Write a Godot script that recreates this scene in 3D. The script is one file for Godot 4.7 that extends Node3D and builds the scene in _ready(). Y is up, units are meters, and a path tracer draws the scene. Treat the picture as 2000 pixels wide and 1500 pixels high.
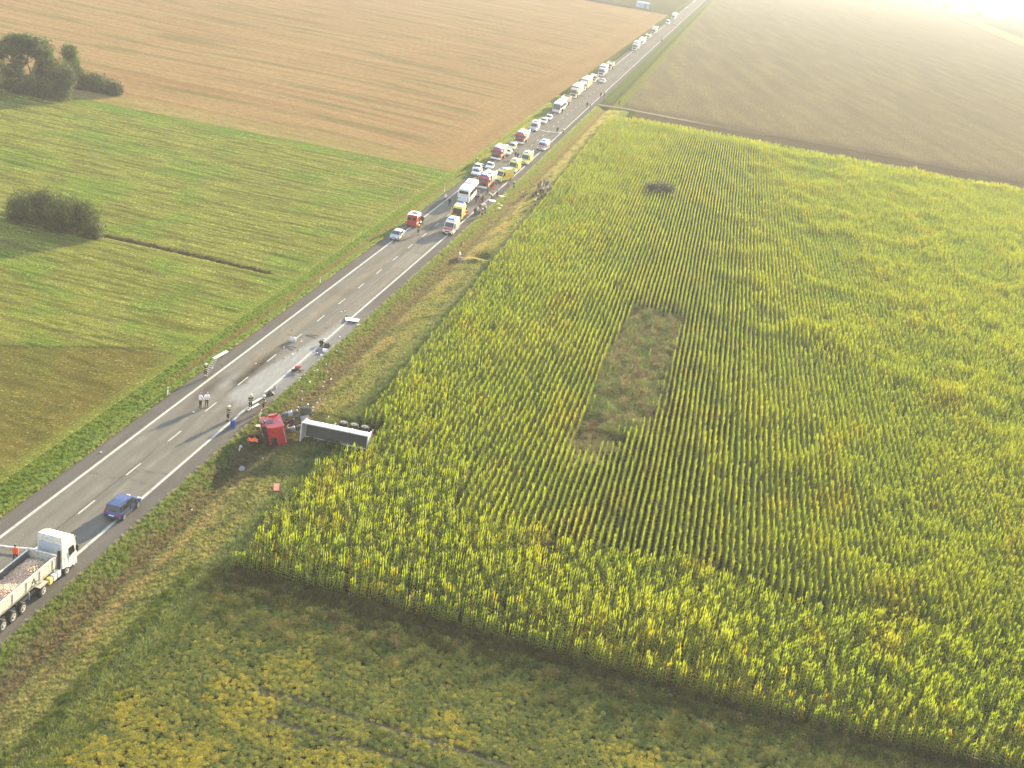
extends Node3D
# An accident on a country road seen from the air: x runs to the right of the road, -z away along it (s = -z), y is up, metres.

var rng := RandomNumberGenerator.new()
var mats := {}
var shared := {}
var used := {}
var nz := FastNoiseLite.new()
var nf := FastNoiseLite.new()

# ------------------------------------------------------------------ helpers: names and labels
func numbered(called: String) -> String:
	used[called] = used.get(called, -1) + 1
	return called if used[called] == 0 else "%s_%03d" % [called, used[called]]

func tag(o: Node, label: String, category: String, group := "") -> Node:
	o.set_meta("label", label)
	o.set_meta("category", category)
	if group: o.set_meta("group", group)
	return o

func thing(called: String, label: String, category: String, group := "") -> Node3D:
	var o := Node3D.new()
	o.name = numbered(called)
	add_child(o)
	return tag(o, label, category, group)

func part(called: String, mesh: Mesh, m: Material, parent: Node, at := Vector3.ZERO, turn := Vector3.ZERO) -> MeshInstance3D:
	var o := MeshInstance3D.new()
	o.mesh = mesh
	o.material_override = m
	o.name = numbered(called) if parent == self else called
	if parent != self and parent.has_node(called):
		var k := 1
		while parent.has_node("%s_%03d" % [called, k]): k += 1
		o.name = "%s_%03d" % [called, k]
	parent.add_child(o, true)
	o.position = at
	o.rotation = turn
	return o

func struct(called: String, mesh: Mesh, m: Material, parent: Node = self) -> MeshInstance3D:
	var o := part(called, mesh, m, parent)
	if parent == self: o.set_meta("kind", "structure")
	return o

func copy(o: Node3D, called: String, label: String) -> Node3D:
	var c: Node3D = o.duplicate()
	c.name = numbered(called)
	add_child(c)
	c.set_meta("label", label)
	return c

func place(o: Node3D, x: float, s: float, turn := 0.0, lift := 0.0) -> Node3D:
	o.position = Vector3(x, gy(x, s) + lift, -s)
	o.rotation = Vector3(0, turn, 0)
	return o

# ------------------------------------------------------------------ helpers: materials (colours are linear, real-world base colours)
func lin(r: float, g: float, b: float) -> Color:
	return Color(r, g, b).linear_to_srgb()

func mat(key: String, r: float, g: float, b: float, rough := 0.6, metal := 0.0) -> StandardMaterial3D:
	if not mats.has(key):
		var m := StandardMaterial3D.new()
		m.resource_name = key
		m.albedo_color = lin(r, g, b)
		m.roughness = rough
		m.metallic = metal
		mats[key] = m
	return mats[key]

func paint(key: String, r: float, g: float, b: float) -> StandardMaterial3D:
	var m := mat(key, r, g, b, 0.42)
	if not m.albedo_texture:
		m.albedo_texture = noise_tex("dust", 0.03, 4, [0.0, Color(0.72, 0.70, 0.66), 0.45, Color(0.95, 0.95, 0.94), 1.0, Color(1, 1, 1)], 256)
		m.uv1_triplanar = true
		m.uv1_scale = Vector3(0.35, 0.35, 0.35)
		m.clearcoat_enabled = true
		m.clearcoat = 0.4
		m.clearcoat_roughness = 0.15
	return m

func noise_tex(key: String, freq: float, octaves: int, ramp: Array, size := 512, kind := FastNoiseLite.TYPE_SIMPLEX_SMOOTH) -> NoiseTexture2D:
	key = "tex " + key
	if not mats.has(key):
		var t := NoiseTexture2D.new()
		var n := FastNoiseLite.new()
		n.seed = key.length() * 7 + octaves
		n.noise_type = kind
		n.frequency = freq
		n.fractal_octaves = octaves
		t.noise = n
		t.seamless = true
		t.width = size
		t.height = size
		var g := Gradient.new()
		var offs := PackedFloat32Array()
		var cols := PackedColorArray()
		for i in range(0, ramp.size(), 2):
			offs.append(ramp[i])
			cols.append(ramp[i + 1])
		g.offsets = offs
		g.colors = cols
		t.color_ramp = g
		mats[key] = t
	return mats[key]

# a ground material: vertex colours carry the broad colour, two layered noises the grain, one the relief
func ground_mat(key: String, scale: Vector2, bump: float, low: float, freq := 0.03, rough := 0.95) -> StandardMaterial3D:
	if mats.has(key): return mats[key]
	var m := StandardMaterial3D.new()
	m.resource_name = key
	m.vertex_color_use_as_albedo = true
	m.roughness = rough
	m.specular_mode = BaseMaterial3D.SPECULAR_DISABLED
	m.albedo_texture = noise_tex(key + " grain", freq, 5, [0.0, Color(low, low, low), 0.5, Color(0.5 + low * 0.4, 0.5 + low * 0.4, 0.49 + low * 0.4), 1.0, Color(1, 1, 0.98)], 1024)
	m.uv1_scale = Vector3(scale.x, scale.y, 1)
	m.detail_enabled = true
	m.detail_blend_mode = BaseMaterial3D.BLEND_MODE_MUL
	m.detail_albedo = noise_tex(key + " fleck", freq * 2.2, 4, [0.0, Color(0.62, 0.6, 0.56), 0.5, Color(0.9, 0.9, 0.88), 1.0, Color(1, 1, 1)], 512)
	m.detail_uv_layer = BaseMaterial3D.DETAIL_UV_2
	m.uv2_scale = Vector3(scale.x * 0.37, scale.y * 0.31, 1)
	if bump > 0.0:
		m.heightmap_enabled = true
		m.heightmap_scale = bump
		m.heightmap_texture = noise_tex(key + " relief", freq * 1.3, 4, [0.0, Color.BLACK, 1.0, Color.WHITE], 1024)
	mats[key] = m
	return m

func leaf_mat(key: String, r: float, g: float, b: float, back: Color, rough := 0.6) -> StandardMaterial3D:
	var m := mat(key, r, g, b, rough)
	m.vertex_color_use_as_albedo = true
	m.cull_mode = BaseMaterial3D.CULL_DISABLED
	m.metallic_specular = 0.35
	m.backlight_enabled = true
	m.backlight = back
	return m

# ------------------------------------------------------------------ helpers: mesh building
class MB:
	var v := PackedVector3Array()
	var c := PackedColorArray()
	var tint := Color.WHITE
	func tri(a: Vector3, b: Vector3, d: Vector3) -> void:
		v.append(a); v.append(b); v.append(d)
		c.append(tint); c.append(tint); c.append(tint)
	func quad(a: Vector3, b: Vector3, d: Vector3, e: Vector3) -> void:
		tri(a, b, d)
		tri(a, d, e)
	func box(at: Vector3, size: Vector3, turn := Basis(), taper := Vector2(1, 1)) -> MB:
		var h := size * 0.5
		var p: Array[Vector3] = []
		for y in [-1, 1]:
			for q in [[-1, -1], [1, -1], [1, 1], [-1, 1]]:
				var k := taper if y > 0 else Vector2(1, 1)
				p.append(at + turn * Vector3(q[0] * h.x * k.x, y * h.y, q[1] * h.z * k.y))
		quad(p[4], p[5], p[6], p[7]); quad(p[3], p[2], p[1], p[0])
		for i in 4:
			var j := (i + 1) % 4
			quad(p[i], p[j], p[j + 4], p[i + 4])
		return self
	# a box with chamfered edges along its four uprights and round its top
	func cbox(at: Vector3, size: Vector3, ch: float, turn := Basis()) -> MB:
		var h := size * 0.5
		var rings := []
		for r in [[-h.y, 0.0], [h.y - ch, 0.0], [h.y, ch]]:
			var ring := PackedVector3Array()
			var x: float = h.x - r[1]
			var z: float = h.z - r[1]
			for q in [[-x + ch, -z], [x - ch, -z], [x, -z + ch], [x, z - ch], [x - ch, z], [-x + ch, z], [-x, z - ch], [-x, -z + ch]]:
				ring.append(at + turn * Vector3(q[0], r[0], q[1]))
			rings.append(ring)
		return loft(rings, true)
	func loft(rings: Array, caps := true, closed := true) -> MB:
		for k in rings.size() - 1:
			var a: PackedVector3Array = rings[k]
			var b: PackedVector3Array = rings[k + 1]
			var n := a.size()
			for i in (n if closed else n - 1):
				var j := (i + 1) % n
				quad(a[i], a[j], b[j], b[i])
		if caps:
			for e in [0, rings.size() - 1]:
				var r: PackedVector3Array = rings[e]
				for i in range(1, r.size() - 1):
					if e == 0: tri(r[0], r[i + 1], r[i])
					else: tri(r[0], r[i], r[i + 1])
		return self
	func tube(a: Vector3, b: Vector3, ra: float, rb: float, n := 6, caps := true) -> MB:
		var d := (b - a).normalized()
		var u := d.cross(Vector3.UP if absf(d.y) < 0.9 else Vector3.RIGHT).normalized()
		var w := u.cross(d)
		var r0 := PackedVector3Array()
		var r1 := PackedVector3Array()
		for i in n:
			var t := TAU * i / n
			var o := u * cos(t) + w * sin(t)
			r0.append(a + o * ra)
			r1.append(b + o * rb)
		return loft([r0, r1], caps)
	func ball(at: Vector3, r: Vector3, nu := 8, nv := 5, from := -PI / 2) -> MB:
		var rings := []
		for k in nv + 1:
			var t := lerpf(from, PI / 2, float(k) / nv)
			var ring := PackedVector3Array()
			for i in nu:
				var p := TAU * i / nu
				ring.append(at + Vector3(cos(t) * cos(p) * r.x, sin(t) * r.y, cos(t) * sin(p) * r.z))
			rings.append(ring)
		return loft(rings, true)
	# the side outline p (z, y, half width) drawn across the body
	func hull(p: Array) -> MB:
		var flat := PackedVector2Array()
		for q in p: flat.append(Vector2(q.x, q.y))
		var idx := Geometry2D.triangulate_polygon(flat)
		for i in range(0, idx.size(), 3):
			for side in [-1, 1]:
				var t: Array[Vector3] = []
				for k in 3:
					var q: Vector3 = p[idx[i + k]]
					t.append(Vector3(q.z * side, q.y, q.x))
				var out: float = (t[1] - t[0]).cross(t[2] - t[0]).x * side
				if out < 0: tri(t[0], t[1], t[2])
				else: tri(t[0], t[2], t[1])
		var area := 0.0
		for i in flat.size(): area += flat[i].cross(flat[(i + 1) % flat.size()])
		for i in p.size():
			var a: Vector3 = p[i]
			var b: Vector3 = p[(i + 1) % p.size()]
			var l0 := Vector3(-a.z, a.y, a.x)
			var l1 := Vector3(-b.z, b.y, b.x)
			var r0 := Vector3(a.z, a.y, a.x)
			var r1 := Vector3(b.z, b.y, b.x)
			if area < 0: quad(r0, r1, l1, l0)
			else: quad(l0, l1, r1, r0)
		return self
	# a flat pane with thickness, pushed out along its normal
	func pane(a: Vector3, b: Vector3, d: Vector3, e: Vector3, out: Vector3, thick := 0.02) -> MB:
		var n := (b - a).cross(e - a).normalized()
		if n.dot(out) < 0: n = -n
		var f := [a + n * thick, b + n * thick, d + n * thick, e + n * thick]
		var g := [a - n * thick, b - n * thick, d - n * thick, e - n * thick]
		if (b - a).cross(e - a).dot(n) < 0: quad(f[0], f[1], f[2], f[3])
		else: quad(f[3], f[2], f[1], f[0])
		for i in 4:
			var j := (i + 1) % 4
			quad(f[i], f[j], g[j], g[i])
		return self
	func done(smooth := false) -> ArrayMesh:
		var arr := []
		arr.resize(Mesh.ARRAY_MAX)
		var n := PackedVector3Array()
		n.resize(v.size())
		if smooth:
			var sum := {}
			for i in range(0, v.size(), 3):
				var f := (v[i + 2] - v[i]).cross(v[i + 1] - v[i])
				for k in 3:
					var key := (v[i + k] * 2000.0).round()
					sum[key] = sum.get(key, Vector3.ZERO) + f
			for i in v.size():
				n[i] = (sum[(v[i] * 2000.0).round()] as Vector3).normalized()
		else:
			for i in range(0, v.size(), 3):
				var f := (v[i + 2] - v[i]).cross(v[i + 1] - v[i]).normalized()
				n[i] = f; n[i + 1] = f; n[i + 2] = f
		arr[Mesh.ARRAY_VERTEX] = v
		arr[Mesh.ARRAY_NORMAL] = n
		arr[Mesh.ARRAY_COLOR] = c
		var m := ArrayMesh.new()
		m.add_surface_from_arrays(Mesh.PRIMITIVE_TRIANGLES, arr)
		return m

func bx(at: Vector3, size: Vector3, ch := 0.0) -> ArrayMesh:
	var b := MB.new()
	return (b.cbox(at, size, ch) if ch > 0 else b.box(at, size)).done()

# ------------------------------------------------------------------ the lie of the land
func off(s: float) -> float:   # the road bends a little to the left
	if s < 200: return 0.0
	if s < 290: return -0.0125 * (s - 200) * (s - 200) / 180.0
	return -0.0125 * (s - 245)

func prof(x: float, p: PackedVector2Array) -> float:
	if x <= p[0].x: return p[0].y
	for i in range(1, p.size()):
		if x < p[i].x: return lerpf(p[i - 1].y, p[i].y, smoothstep(p[i - 1].x, p[i].x, x))
	return p[p.size() - 1].y

var right_side := PackedVector2Array([Vector2(5.4, -0.01), Vector2(6.0, -0.1), Vector2(8.1, -0.95), Vector2(8.7, -0.95), Vector2(11, -0.3), Vector2(13, -0.12), Vector2(15, -0.18)])
var left_side := PackedVector2Array([Vector2(5.5, -0.01), Vector2(6.1, -0.1), Vector2(7.3, -0.6), Vector2(7.9, -0.6), Vector2(9.2, -0.3), Vector2(12, -0.3)])

func cross_ditch(x: float) -> float:   # how far along the road the ditch through the meadow runs
	return 171.5 - 0.9 * sin((x + 14) * 0.06)

func gy(x: float, s: float) -> float:
	var r := x - off(s)
	if r > -5.4 and r < 5.4: return 0.0
	if r > 0:
		var y := prof(r, right_side)
		if r < 18:
			y += 0.05 * nz.get_noise_2d(x * 9, s * 9) * smoothstep(5.6, 7.0, r)
			if s > 190 and s < 216:
				y -= 1.3 * exp(-pow((x - 12.4) / 1.5, 2) - pow((s - 204.6) / 1.9, 2))
				y += 0.45 * exp(-pow((x - 12.0) / 1.7, 2) - pow((s - 200.8) / 1.3, 2))
			if s > 408 and s < 421: y = lerpf(-0.1, y, smoothstep(2.6, 5.0, absf(s - 414.6)))
		return y
	var y2 := prof(-r, left_side)
	if r > -62 and r < -13 and absf(s - 171) < 6:
		y2 -= 0.55 * exp(-pow((s - cross_ditch(x)) / 0.55, 2)) * smoothstep(-13.0, -16.0, r)
	if r < -9: y2 += 0.06 * nz.get_noise_2d(x * 4, s * 9)
	return y2

# a sheet of ground between x0(s) and x1(s)
func sheet(sl: PackedFloat32Array, xs: Callable, nx: int, lift: float, col: Callable) -> ArrayMesh:
	var ns := sl.size()
	var w := nx + 1
	var v := PackedVector3Array()
	var n := PackedVector3Array()
	var c := PackedColorArray()
	var uv := PackedVector2Array()
	var idx := PackedInt32Array()
	v.resize(w * ns); n.resize(w * ns); c.resize(w * ns); uv.resize(w * ns)
	for j in ns:
		var s := sl[j]
		var e: Vector2 = xs.call(s)
		for i in w:
			var x := lerpf(e.x, e.y, float(i) / nx)
			var k := j * w + i
			v[k] = Vector3(x, gy(x, s) + lift, -s)
			uv[k] = Vector2(x, s)
			c[k] = col.call(x, s)
	for j in ns:
		for i in w:
			var k := j * w + i
			var a := v[k + 1] - v[k] if i < nx else v[k] - v[k - 1]
			var b := v[k + w] - v[k] if j < ns - 1 else v[k] - v[k - w]
			n[k] = a.cross(b).normalized()
			if n[k].y < 0: n[k] = -n[k]
			if i < nx and j < ns - 1:
				idx.append_array([k, k + w, k + 1, k + 1, k + w, k + w + 1])
	var arr := []
	arr.resize(Mesh.ARRAY_MAX)
	arr[Mesh.ARRAY_VERTEX] = v
	arr[Mesh.ARRAY_NORMAL] = n
	arr[Mesh.ARRAY_COLOR] = c
	arr[Mesh.ARRAY_TEX_UV] = uv
	arr[Mesh.ARRAY_TEX_UV2] = uv
	arr[Mesh.ARRAY_INDEX] = idx
	var m := ArrayMesh.new()
	m.add_surface_from_arrays(Mesh.PRIMITIVE_TRIANGLES, arr)
	return m

func steps(a: float, b: float, d: float, grow := 1.0) -> PackedFloat32Array:
	var out := PackedFloat32Array()
	var s := a
	while s < b - d * 0.5:
		out.append(s)
		s += d
		d *= grow
	out.append(b)
	return out

func mixc(a: Color, b: Color, t: float) -> Color:
	return a.lerp(b, clampf(t, 0, 1))

func nv(x: float, y: float) -> float:   # smooth noise 0..1, one unit is about one wavelength
	return clampf(0.5 + 0.62 * nz.get_noise_2d(x * 10.0, y * 10.0), 0, 1)

func stuff(called: String, mesh: Mesh, m: Material, where: Array[Transform3D], tint: PackedColorArray, label: String, category: String) -> void:
	var mm := MultiMesh.new()
	mm.transform_format = MultiMesh.TRANSFORM_3D
	mm.use_colors = true
	mm.mesh = mesh
	mm.instance_count = where.size()
	for i in where.size():
		mm.set_instance_transform(i, where[i])
		mm.set_instance_color(i, tint[i])
	var o := MultiMeshInstance3D.new()
	o.multimesh = mm
	o.material_override = m
	o.name = numbered(called)
	add_child(o)
	o.set_meta("kind", "stuff")
	tag(o, label, category)

# ------------------------------------------------------------------ the setting
func build_view() -> void:
	var cam := Camera3D.new()
	cam.name = "camera"
	cam.fov = 35.38
	cam.near = 0.5
	cam.far = 20000.0
	add_child(cam)
	cam.transform = Transform3D(Basis(Vector3.UP, 0.15043) * Basis(Vector3.RIGHT, -0.37634) * Basis(Vector3.BACK, 0.16275), Vector3(52.45, 58.79, 0))
	cam.current = true
	var env := Environment.new()
	var sky := Sky.new()
	var air := ProceduralSkyMaterial.new()
	air.sky_top_color = lin(0.30, 0.40, 0.55)
	air.sky_horizon_color = lin(0.75, 0.70, 0.58)
	air.sky_curve = 0.22
	air.ground_bottom_color = lin(0.16, 0.15, 0.11)
	air.ground_horizon_color = lin(0.55, 0.52, 0.44)
	air.sun_angle_max = 40.0
	air.sun_curve = 0.12
	sky.sky_material = air
	env.background_mode = Environment.BG_SKY
	env.sky = sky
	env.background_energy_multiplier = 0.62
	env.tonemap_mode = Environment.TONE_MAPPER_LINEAR
	env.tonemap_exposure = 5.0
	env.sdfgi_enabled = true
	env.ssao_enabled = true
	env.ssil_enabled = true
	# thin evening haze, brightest towards the low sun
	env.volumetric_fog_enabled = true
	env.volumetric_fog_density = 0.00021
	env.volumetric_fog_albedo = lin(0.92, 0.96, 1.0)
	env.volumetric_fog_anisotropy = 0.08
	env.volumetric_fog_length = 3000.0
	var we := WorldEnvironment.new()
	we.name = "world_environment"
	we.environment = env
	add_child(we)
	var sun := DirectionalLight3D.new()
	sun.name = "sun"
	sun.light_energy = 1.6
	sun.light_color = Color(1.0, 0.92, 0.77)
	sun.light_angular_distance = 0.6
	sun.shadow_enabled = true
	sun.directional_shadow_max_distance = 1500.0
	add_child(sun)
	# the sun stands 12 degrees high, 13 degrees to the right of the road ahead
	var el := deg_to_rad(12.5)
	var az := deg_to_rad(13.0)
	var to_sun := Vector3(sin(az) * cos(el), sin(el), -cos(az) * cos(el))
	sun.look_at_from_position(Vector3.ZERO, -to_sun, Vector3.UP)

func road_color(x: float, s: float) -> Color:
	var r := x - off(s)
	var a := absf(r)
	var t := 0.275 + 0.07 * (nv(x * 0.5, s * 0.03) - 0.5) + 0.016 * (nv(x * 2.3 + 40, s * 0.1) - 0.5)
	var c := Color(t, t * 0.93, t * 0.83)
	# wheel tracks polished paler, the shoulders a darker fresh strip
	for k in [-2.7, -1.0, 1.0, 2.6]:
		c = mixc(c, Color(0.36, 0.325, 0.28), 0.55 * exp(-pow((r - k) / 0.42, 2)) * (0.45 + 0.55 * nv(s * 0.05, k * 3)))
	if a > 3.6: c = mixc(c, Color(0.19, 0.172, 0.162), 0.8)
	if a > 5.15: c = mixc(c, Color(0.14, 0.12, 0.08), 0.5 * nv(s * 0.4, a * 2))
	# sand and white dust left by the load, oil and coolant where the lorry slid
	if s > 100 and s < 245 and r > -4.5:
		var n := nv(x * 0.7, s * 0.11)
		var n2 := nv(x * 1.8 + 9, s * 0.45)
		var edge := 0.5 + 0.9 * (n2 - 0.5)
		# pale powder: a long strip along the right-hand edge line, wide near the crash
		var left := lerpf(0.1, 2.9, smoothstep(126.0, 158.0, s))
		var pw := smoothstep(left - 0.3, left + 0.5, r + 0.4 * (n - 0.5)) * smoothstep(122.5, 126.0, s + 1.6 * n2 + 0.5 * r) * (1.0 - smoothstep(146.0, 170.0, s)) * (1.0 - 0.45 * smoothstep(3.7, 4.4, r))
		c = mixc(c, Color(0.50, 0.50, 0.50), pw * (0.55 + 0.4 * edge))
		# a second pale patch left of the dashes
		var p2 := exp(-pow((r + 1.5) / 0.8, 2) - pow((s - 128.5) / 3.2, 4))
		c = mixc(c, Color(0.46, 0.46, 0.46), p2 * (0.4 + 0.5 * edge))
		# brown wet stain between the two
		var br := exp(-pow((r + 0.35 + 0.03 * (s - 130)) / 0.75, 2)) * smoothstep(126.0, 128.5, s) * (1.0 - smoothstep(136.0, 146.0, s))
		c = mixc(c, Color(0.06, 0.044, 0.03), br * (0.45 + 0.5 * edge))
		var br2 := exp(-pow((r + 2.6) / 0.7, 2) - pow((s - 124.0) / 5.0, 2))
		c = mixc(c, Color(0.07, 0.058, 0.045), br2 * 0.6)
		# sand strewn along the lanes
		var sd := exp(-pow((r + 1.4 - 0.006 * (s - 150)) / 0.65, 2)) * smoothstep(128.0, 138.0, s) * (1.0 - smoothstep(175.0, 215.0, s))
		c = mixc(c, Color(0.42, 0.35, 0.25), sd * (0.25 + 0.75 * n2) * 0.75)
		# the scraped, pale drag lines in the right lane
		if s > 132:
			for q in [[1.35, 0.12], [1.9, 0.10], [2.45, 0.16], [2.95, 0.13]]:
				var lane: float = q[0] - 0.012 * (s - 170) * (1.0 if s > 170 else 0.3)
				c = mixc(c, Color(0.42, 0.37, 0.30), exp(-pow((r - lane) / q[1], 2)) * smoothstep(138.0, 160.0, s) * (1.0 - smoothstep(205.0, 240.0, s)) * (0.35 + 0.6 * nv(s * 0.3, q[0] * 9)))
		# churned earth at the edge by the wreck
		var ea := smoothstep(3.2, 4.4, r + n2) * exp(-pow((s - 123.0) / 3.5, 2))
		c = mixc(c, Color(0.16, 0.12, 0.085), ea * 0.8)
	if s > 236 and s < 262 and r > -1:   # blood-brown wet patch beside the coach
		c = mixc(c, Color(0.20, 0.13, 0.10), 0.55 * exp(-pow((r - 2.9) / 1.4, 2) - pow((s - 246) / 6.0, 2)))
	# patches, cross cracks and a worn, stained surface
	var cell := floor(s / 23.0)
	var h1 := absf(fmod(sin(cell * 12.9898) * 43758.5453, 1.0))
	var h2 := absf(fmod(sin(cell * 78.233) * 12543.123, 1.0))
	var side := -1.8 if h1 < 0.5 else 1.8
	if h2 > 0.55 and absf(r - side) < 1.55 and absf(s - cell * 23.0 - 8.0) < 1.5 + 5.0 * h1: c = mixc(c, c * (0.88 if h2 > 0.78 else 1.10), 0.8)
	var wob := 0.5 * (nv(x * 0.8, cell) - 0.5)
	if h1 > 0.35: c = mixc(c, c * 0.72, exp(-pow((s - cell * 23.0 - 4.0 - 14.0 * h2 - wob - 0.08 * r) / 0.10, 2)) * (1.0 if absf(r) < 3.4 else 0.0))
	c = mixc(c, c * 0.88, 0.7 * step01(nv(x * 0.6 + 77, s * 0.05), 0.68))
	c = mixc(c, c * 1.15, 0.7 * step01(nv(x * 0.9 + 120, s * 0.16), 0.70))
	# a repaired joint across the right lane, and a sealed crack along the middle
	if r > -0.1 and r < 3.6: c = mixc(c, Color(0.17, 0.16, 0.145), 0.8 * exp(-pow((s - 101.6 - 0.25 * r) / 0.16, 2)))
	c = mixc(c, Color(0.06, 0.055, 0.05), 0.5 * exp(-pow((r + 0.22) / 0.09, 2)) * step01(nv(s * 0.02, 3.0), 0.5))
	return c

func step01(v: float, at: float) -> float:
	return smoothstep(at - 0.09, at + 0.09, v)

func verge_right_color(x: float, s: float) -> Color:
	var r := x - off(s)
	var n := nv(x * 0.25, s * 0.12)
	var m := nv(x * 0.9 + 30, s * 0.35)
	var green := Color(0.108, 0.177, 0.034)
	var dry := Color(0.324, 0.283, 0.098)
	var c := mixc(green, Color(0.190, 0.223, 0.065), m)
	if r < 8.0:
		c = mixc(c, Color(0.190, 0.172, 0.089), 0.85 * smoothstep(6.2, 7.2, r) * step01(n, 0.36))
		c = mixc(c, Color(0.324, 0.300, 0.210), 0.75 * (1.0 - smoothstep(5.4, 5.8, r)))
	c = mixc(c, Color(0.184, 0.134, 0.074), 0.95 * exp(-pow((r - 8.45) / 0.55, 2)) * smoothstep(-0.2, 0.4, m))
	if r > 8.8:
		var t := smoothstep(8.9, 10.0, r) * (1.0 - 0.75 * smoothstep(13.2, 15.0, r))
		c = mixc(c, mixc(dry, Color(0.216, 0.252, 0.053), n), t * (0.55 + 0.45 * m))
		c = mixc(c, Color(0.36, 0.27, 0.11), 0.7 * exp(-pow((r - 10.3 - 1.2 * (nv(s * 0.05, 7.0) - 0.5)) / 0.9, 2)) * step01(nv(x * 0.3, s * 0.08), 0.35))
		c = mixc(c, Color(0.085, 0.11, 0.03), 0.6 * step01(nv(x * 0.35 + 9, s * 0.12), 0.62))
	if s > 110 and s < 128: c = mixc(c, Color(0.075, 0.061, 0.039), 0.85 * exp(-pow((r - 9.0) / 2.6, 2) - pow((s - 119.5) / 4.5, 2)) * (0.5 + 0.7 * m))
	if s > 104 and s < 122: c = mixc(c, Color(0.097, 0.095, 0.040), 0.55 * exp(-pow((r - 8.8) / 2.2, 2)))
	if r > 14.2: c = mixc(c, Color(0.101, 0.142, 0.047), 0.45)
	if s > 124 and s < 150: c = mixc(c, Color(0.184, 0.140, 0.084), 0.55 * exp(-pow((r - 8.9 + 0.03 * (s - 130)) / 0.9, 2)) * (0.5 + 0.5 * m))
	if s > 418: c = mixc(c, Color(0.410, 0.407, 0.074), 0.8 * smoothstep(9.0, 10.5, r))
	if s > 430: c = mixc(c, Color(0.216, 0.288, 0.074), 0.6 * (1.0 - smoothstep(9.0, 10.0, r)))
	if s > 190 and s < 212: c = mixc(c, Color(0.238, 0.155, 0.110), 0.7 * exp(-pow((r - 8.8) / 1.1, 2) - pow((s - 202) / 3.0, 2)))
	return c

func verge_left_color(x: float, s: float) -> Color:
	var r := -(x - off(s))
	var m := nv(x * 0.9 + 70, s * 0.35)
	var n := nv(x * 0.2 + 15, s * 0.06)
	var c := mixc(Color(0.102, 0.182, 0.026), Color(0.182, 0.238, 0.039), m)
	c = mixc(c, Color(0.295, 0.260, 0.130), 0.7 * (1.0 - smoothstep(5.5, 5.9, r)))
	c = mixc(c, Color(0.340, 0.218, 0.090), (0.35 + 0.6 * n) * exp(-pow((r - 7.7) / 0.38, 2)) * smoothstep(116.0, 132.0, s))
	if s > 267: c = mixc(c, Color(0.430, 0.340, 0.130), 0.55 * smoothstep(8.0, 10.5, r))
	return c

func meadow_color(x: float, s: float) -> Color:
	# mown in bands that run across, away from the road
	var band := nv(x * 0.022 + 3, s * 0.28 + x * 0.012)
	var n := nv(x * 0.05, s * 0.05)
	var m := nv(x * 0.35, s * 0.9)
	var c := mixc(Color(0.264, 0.308, 0.062), Color(0.438, 0.438, 0.106), 0.55 * band + 0.45 * m)
	c = mixc(c, Color(0.218, 0.386, 0.051), 0.5 * step01(n, 0.62))
	var line2 := nv(x * 0.045 + 31, s * 0.62 + x * 0.035)
	var line3 := nv(x * 0.09 + 61, s * 1.15 + x * 0.05)
	c = c * (0.66 + 0.50 * smoothstep(0.22, 0.55, line2)) * (0.80 + 0.34 * smoothstep(0.25, 0.6, line3))
	var dirt := step01(nv(x * 0.09 + 50, s * 0.25 + 9), 0.76)
	c = mixc(c, Color(0.284, 0.258, 0.116), 0.5 * dirt)
	var d := s - cross_ditch(x)
	if x > -62 and x < -13:
		c = mixc(c, Color(0.154, 0.119, 0.055), exp(-pow(d / 0.55, 2)) * smoothstep(-13.0, -15.5, x) * (0.6 + 0.4 * m))
		c = mixc(c, Color(0.416, 0.410, 0.116), 0.6 * exp(-pow((d + 1.2) / 0.35, 2)) * smoothstep(-13.0, -15.5, x))
	# the older, browner strip of the meadow close by, behind its narrow furrow
	var line := 133.3 + (x + 14.1) * 0.62 - 0.3 * absf(sin(x * 0.3))
	if x > -14: line = 133.3
	if s < line and x < -8: c = mixc(c, mixc(Color(0.20, 0.175, 0.05), Color(0.36, 0.27, 0.085), nv(x * 0.22, s * 0.10)) * (0.75 + 0.4 * line2), 0.7 * smoothstep(0.0, 1.0, line - s) * (1.0 - 0.5 * smoothstep(-12.0, -9.0, x)))
	if x < -14: c = mixc(c, Color(0.066, 0.072, 0.028), 0.8 * exp(-pow((s - line) / 0.4, 2)))
	if s > 262: c = mixc(c, Color(0.241, 0.410, 0.058), 0.6)
	if x > -12: c = mixc(c, Color(0.416, 0.488, 0.092), 0.6 * smoothstep(-12.0, -9.5, x))
	return c

func stubble_color(x: float, s: float) -> Color:
	var q := s + 0.0016 * pow(x + 110, 2) * (1.0 if x > -110 else -0.8)   # the drill lines sweep round in a wide curve
	var band := nv(x * 0.006, q * 0.24)
	var fine := 0.5 * nv(x * 0.008 + 20, q * 0.6 + 7) + 0.5 * nv(x * 0.006 + 70, q * 1.1)
	var wide := nv(x * 0.012 + 5, s * 0.018)
	var c := mixc(Color(0.370, 0.215, 0.102), Color(0.616, 0.440, 0.212), 0.8 * band + 0.5 * fine + 0.25 * wide - 0.28)
	c = mixc(c, Color(0.237, 0.225, 0.083), 0.6 * step01(nv(x * 0.015 + 90, q * 0.10), 0.70))
	var r := x - off(s)
	# the headland along the road, driven lengthways
	var h := smoothstep(-26.0, -19.0, r)
	c = mixc(c, mixc(Color(0.567, 0.383, 0.180), Color(0.425, 0.272, 0.125), nv(r * 0.9, s * 0.012)), h * 0.9)
	for k in [-25.5, -23.6]:
		c = mixc(c, Color(0.677, 0.531, 0.263), 0.7 * exp(-pow((r - k) / 0.4, 2)))
	if s < 292: c = mixc(c, mixc(Color(0.598, 0.465, 0.186), Color(0.301, 0.290, 0.093), nv(x * 0.08, s * 0.2)), 0.75 * (1.0 - smoothstep(272.0, 292.0, s + 6 * wide)))
	return c

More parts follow.
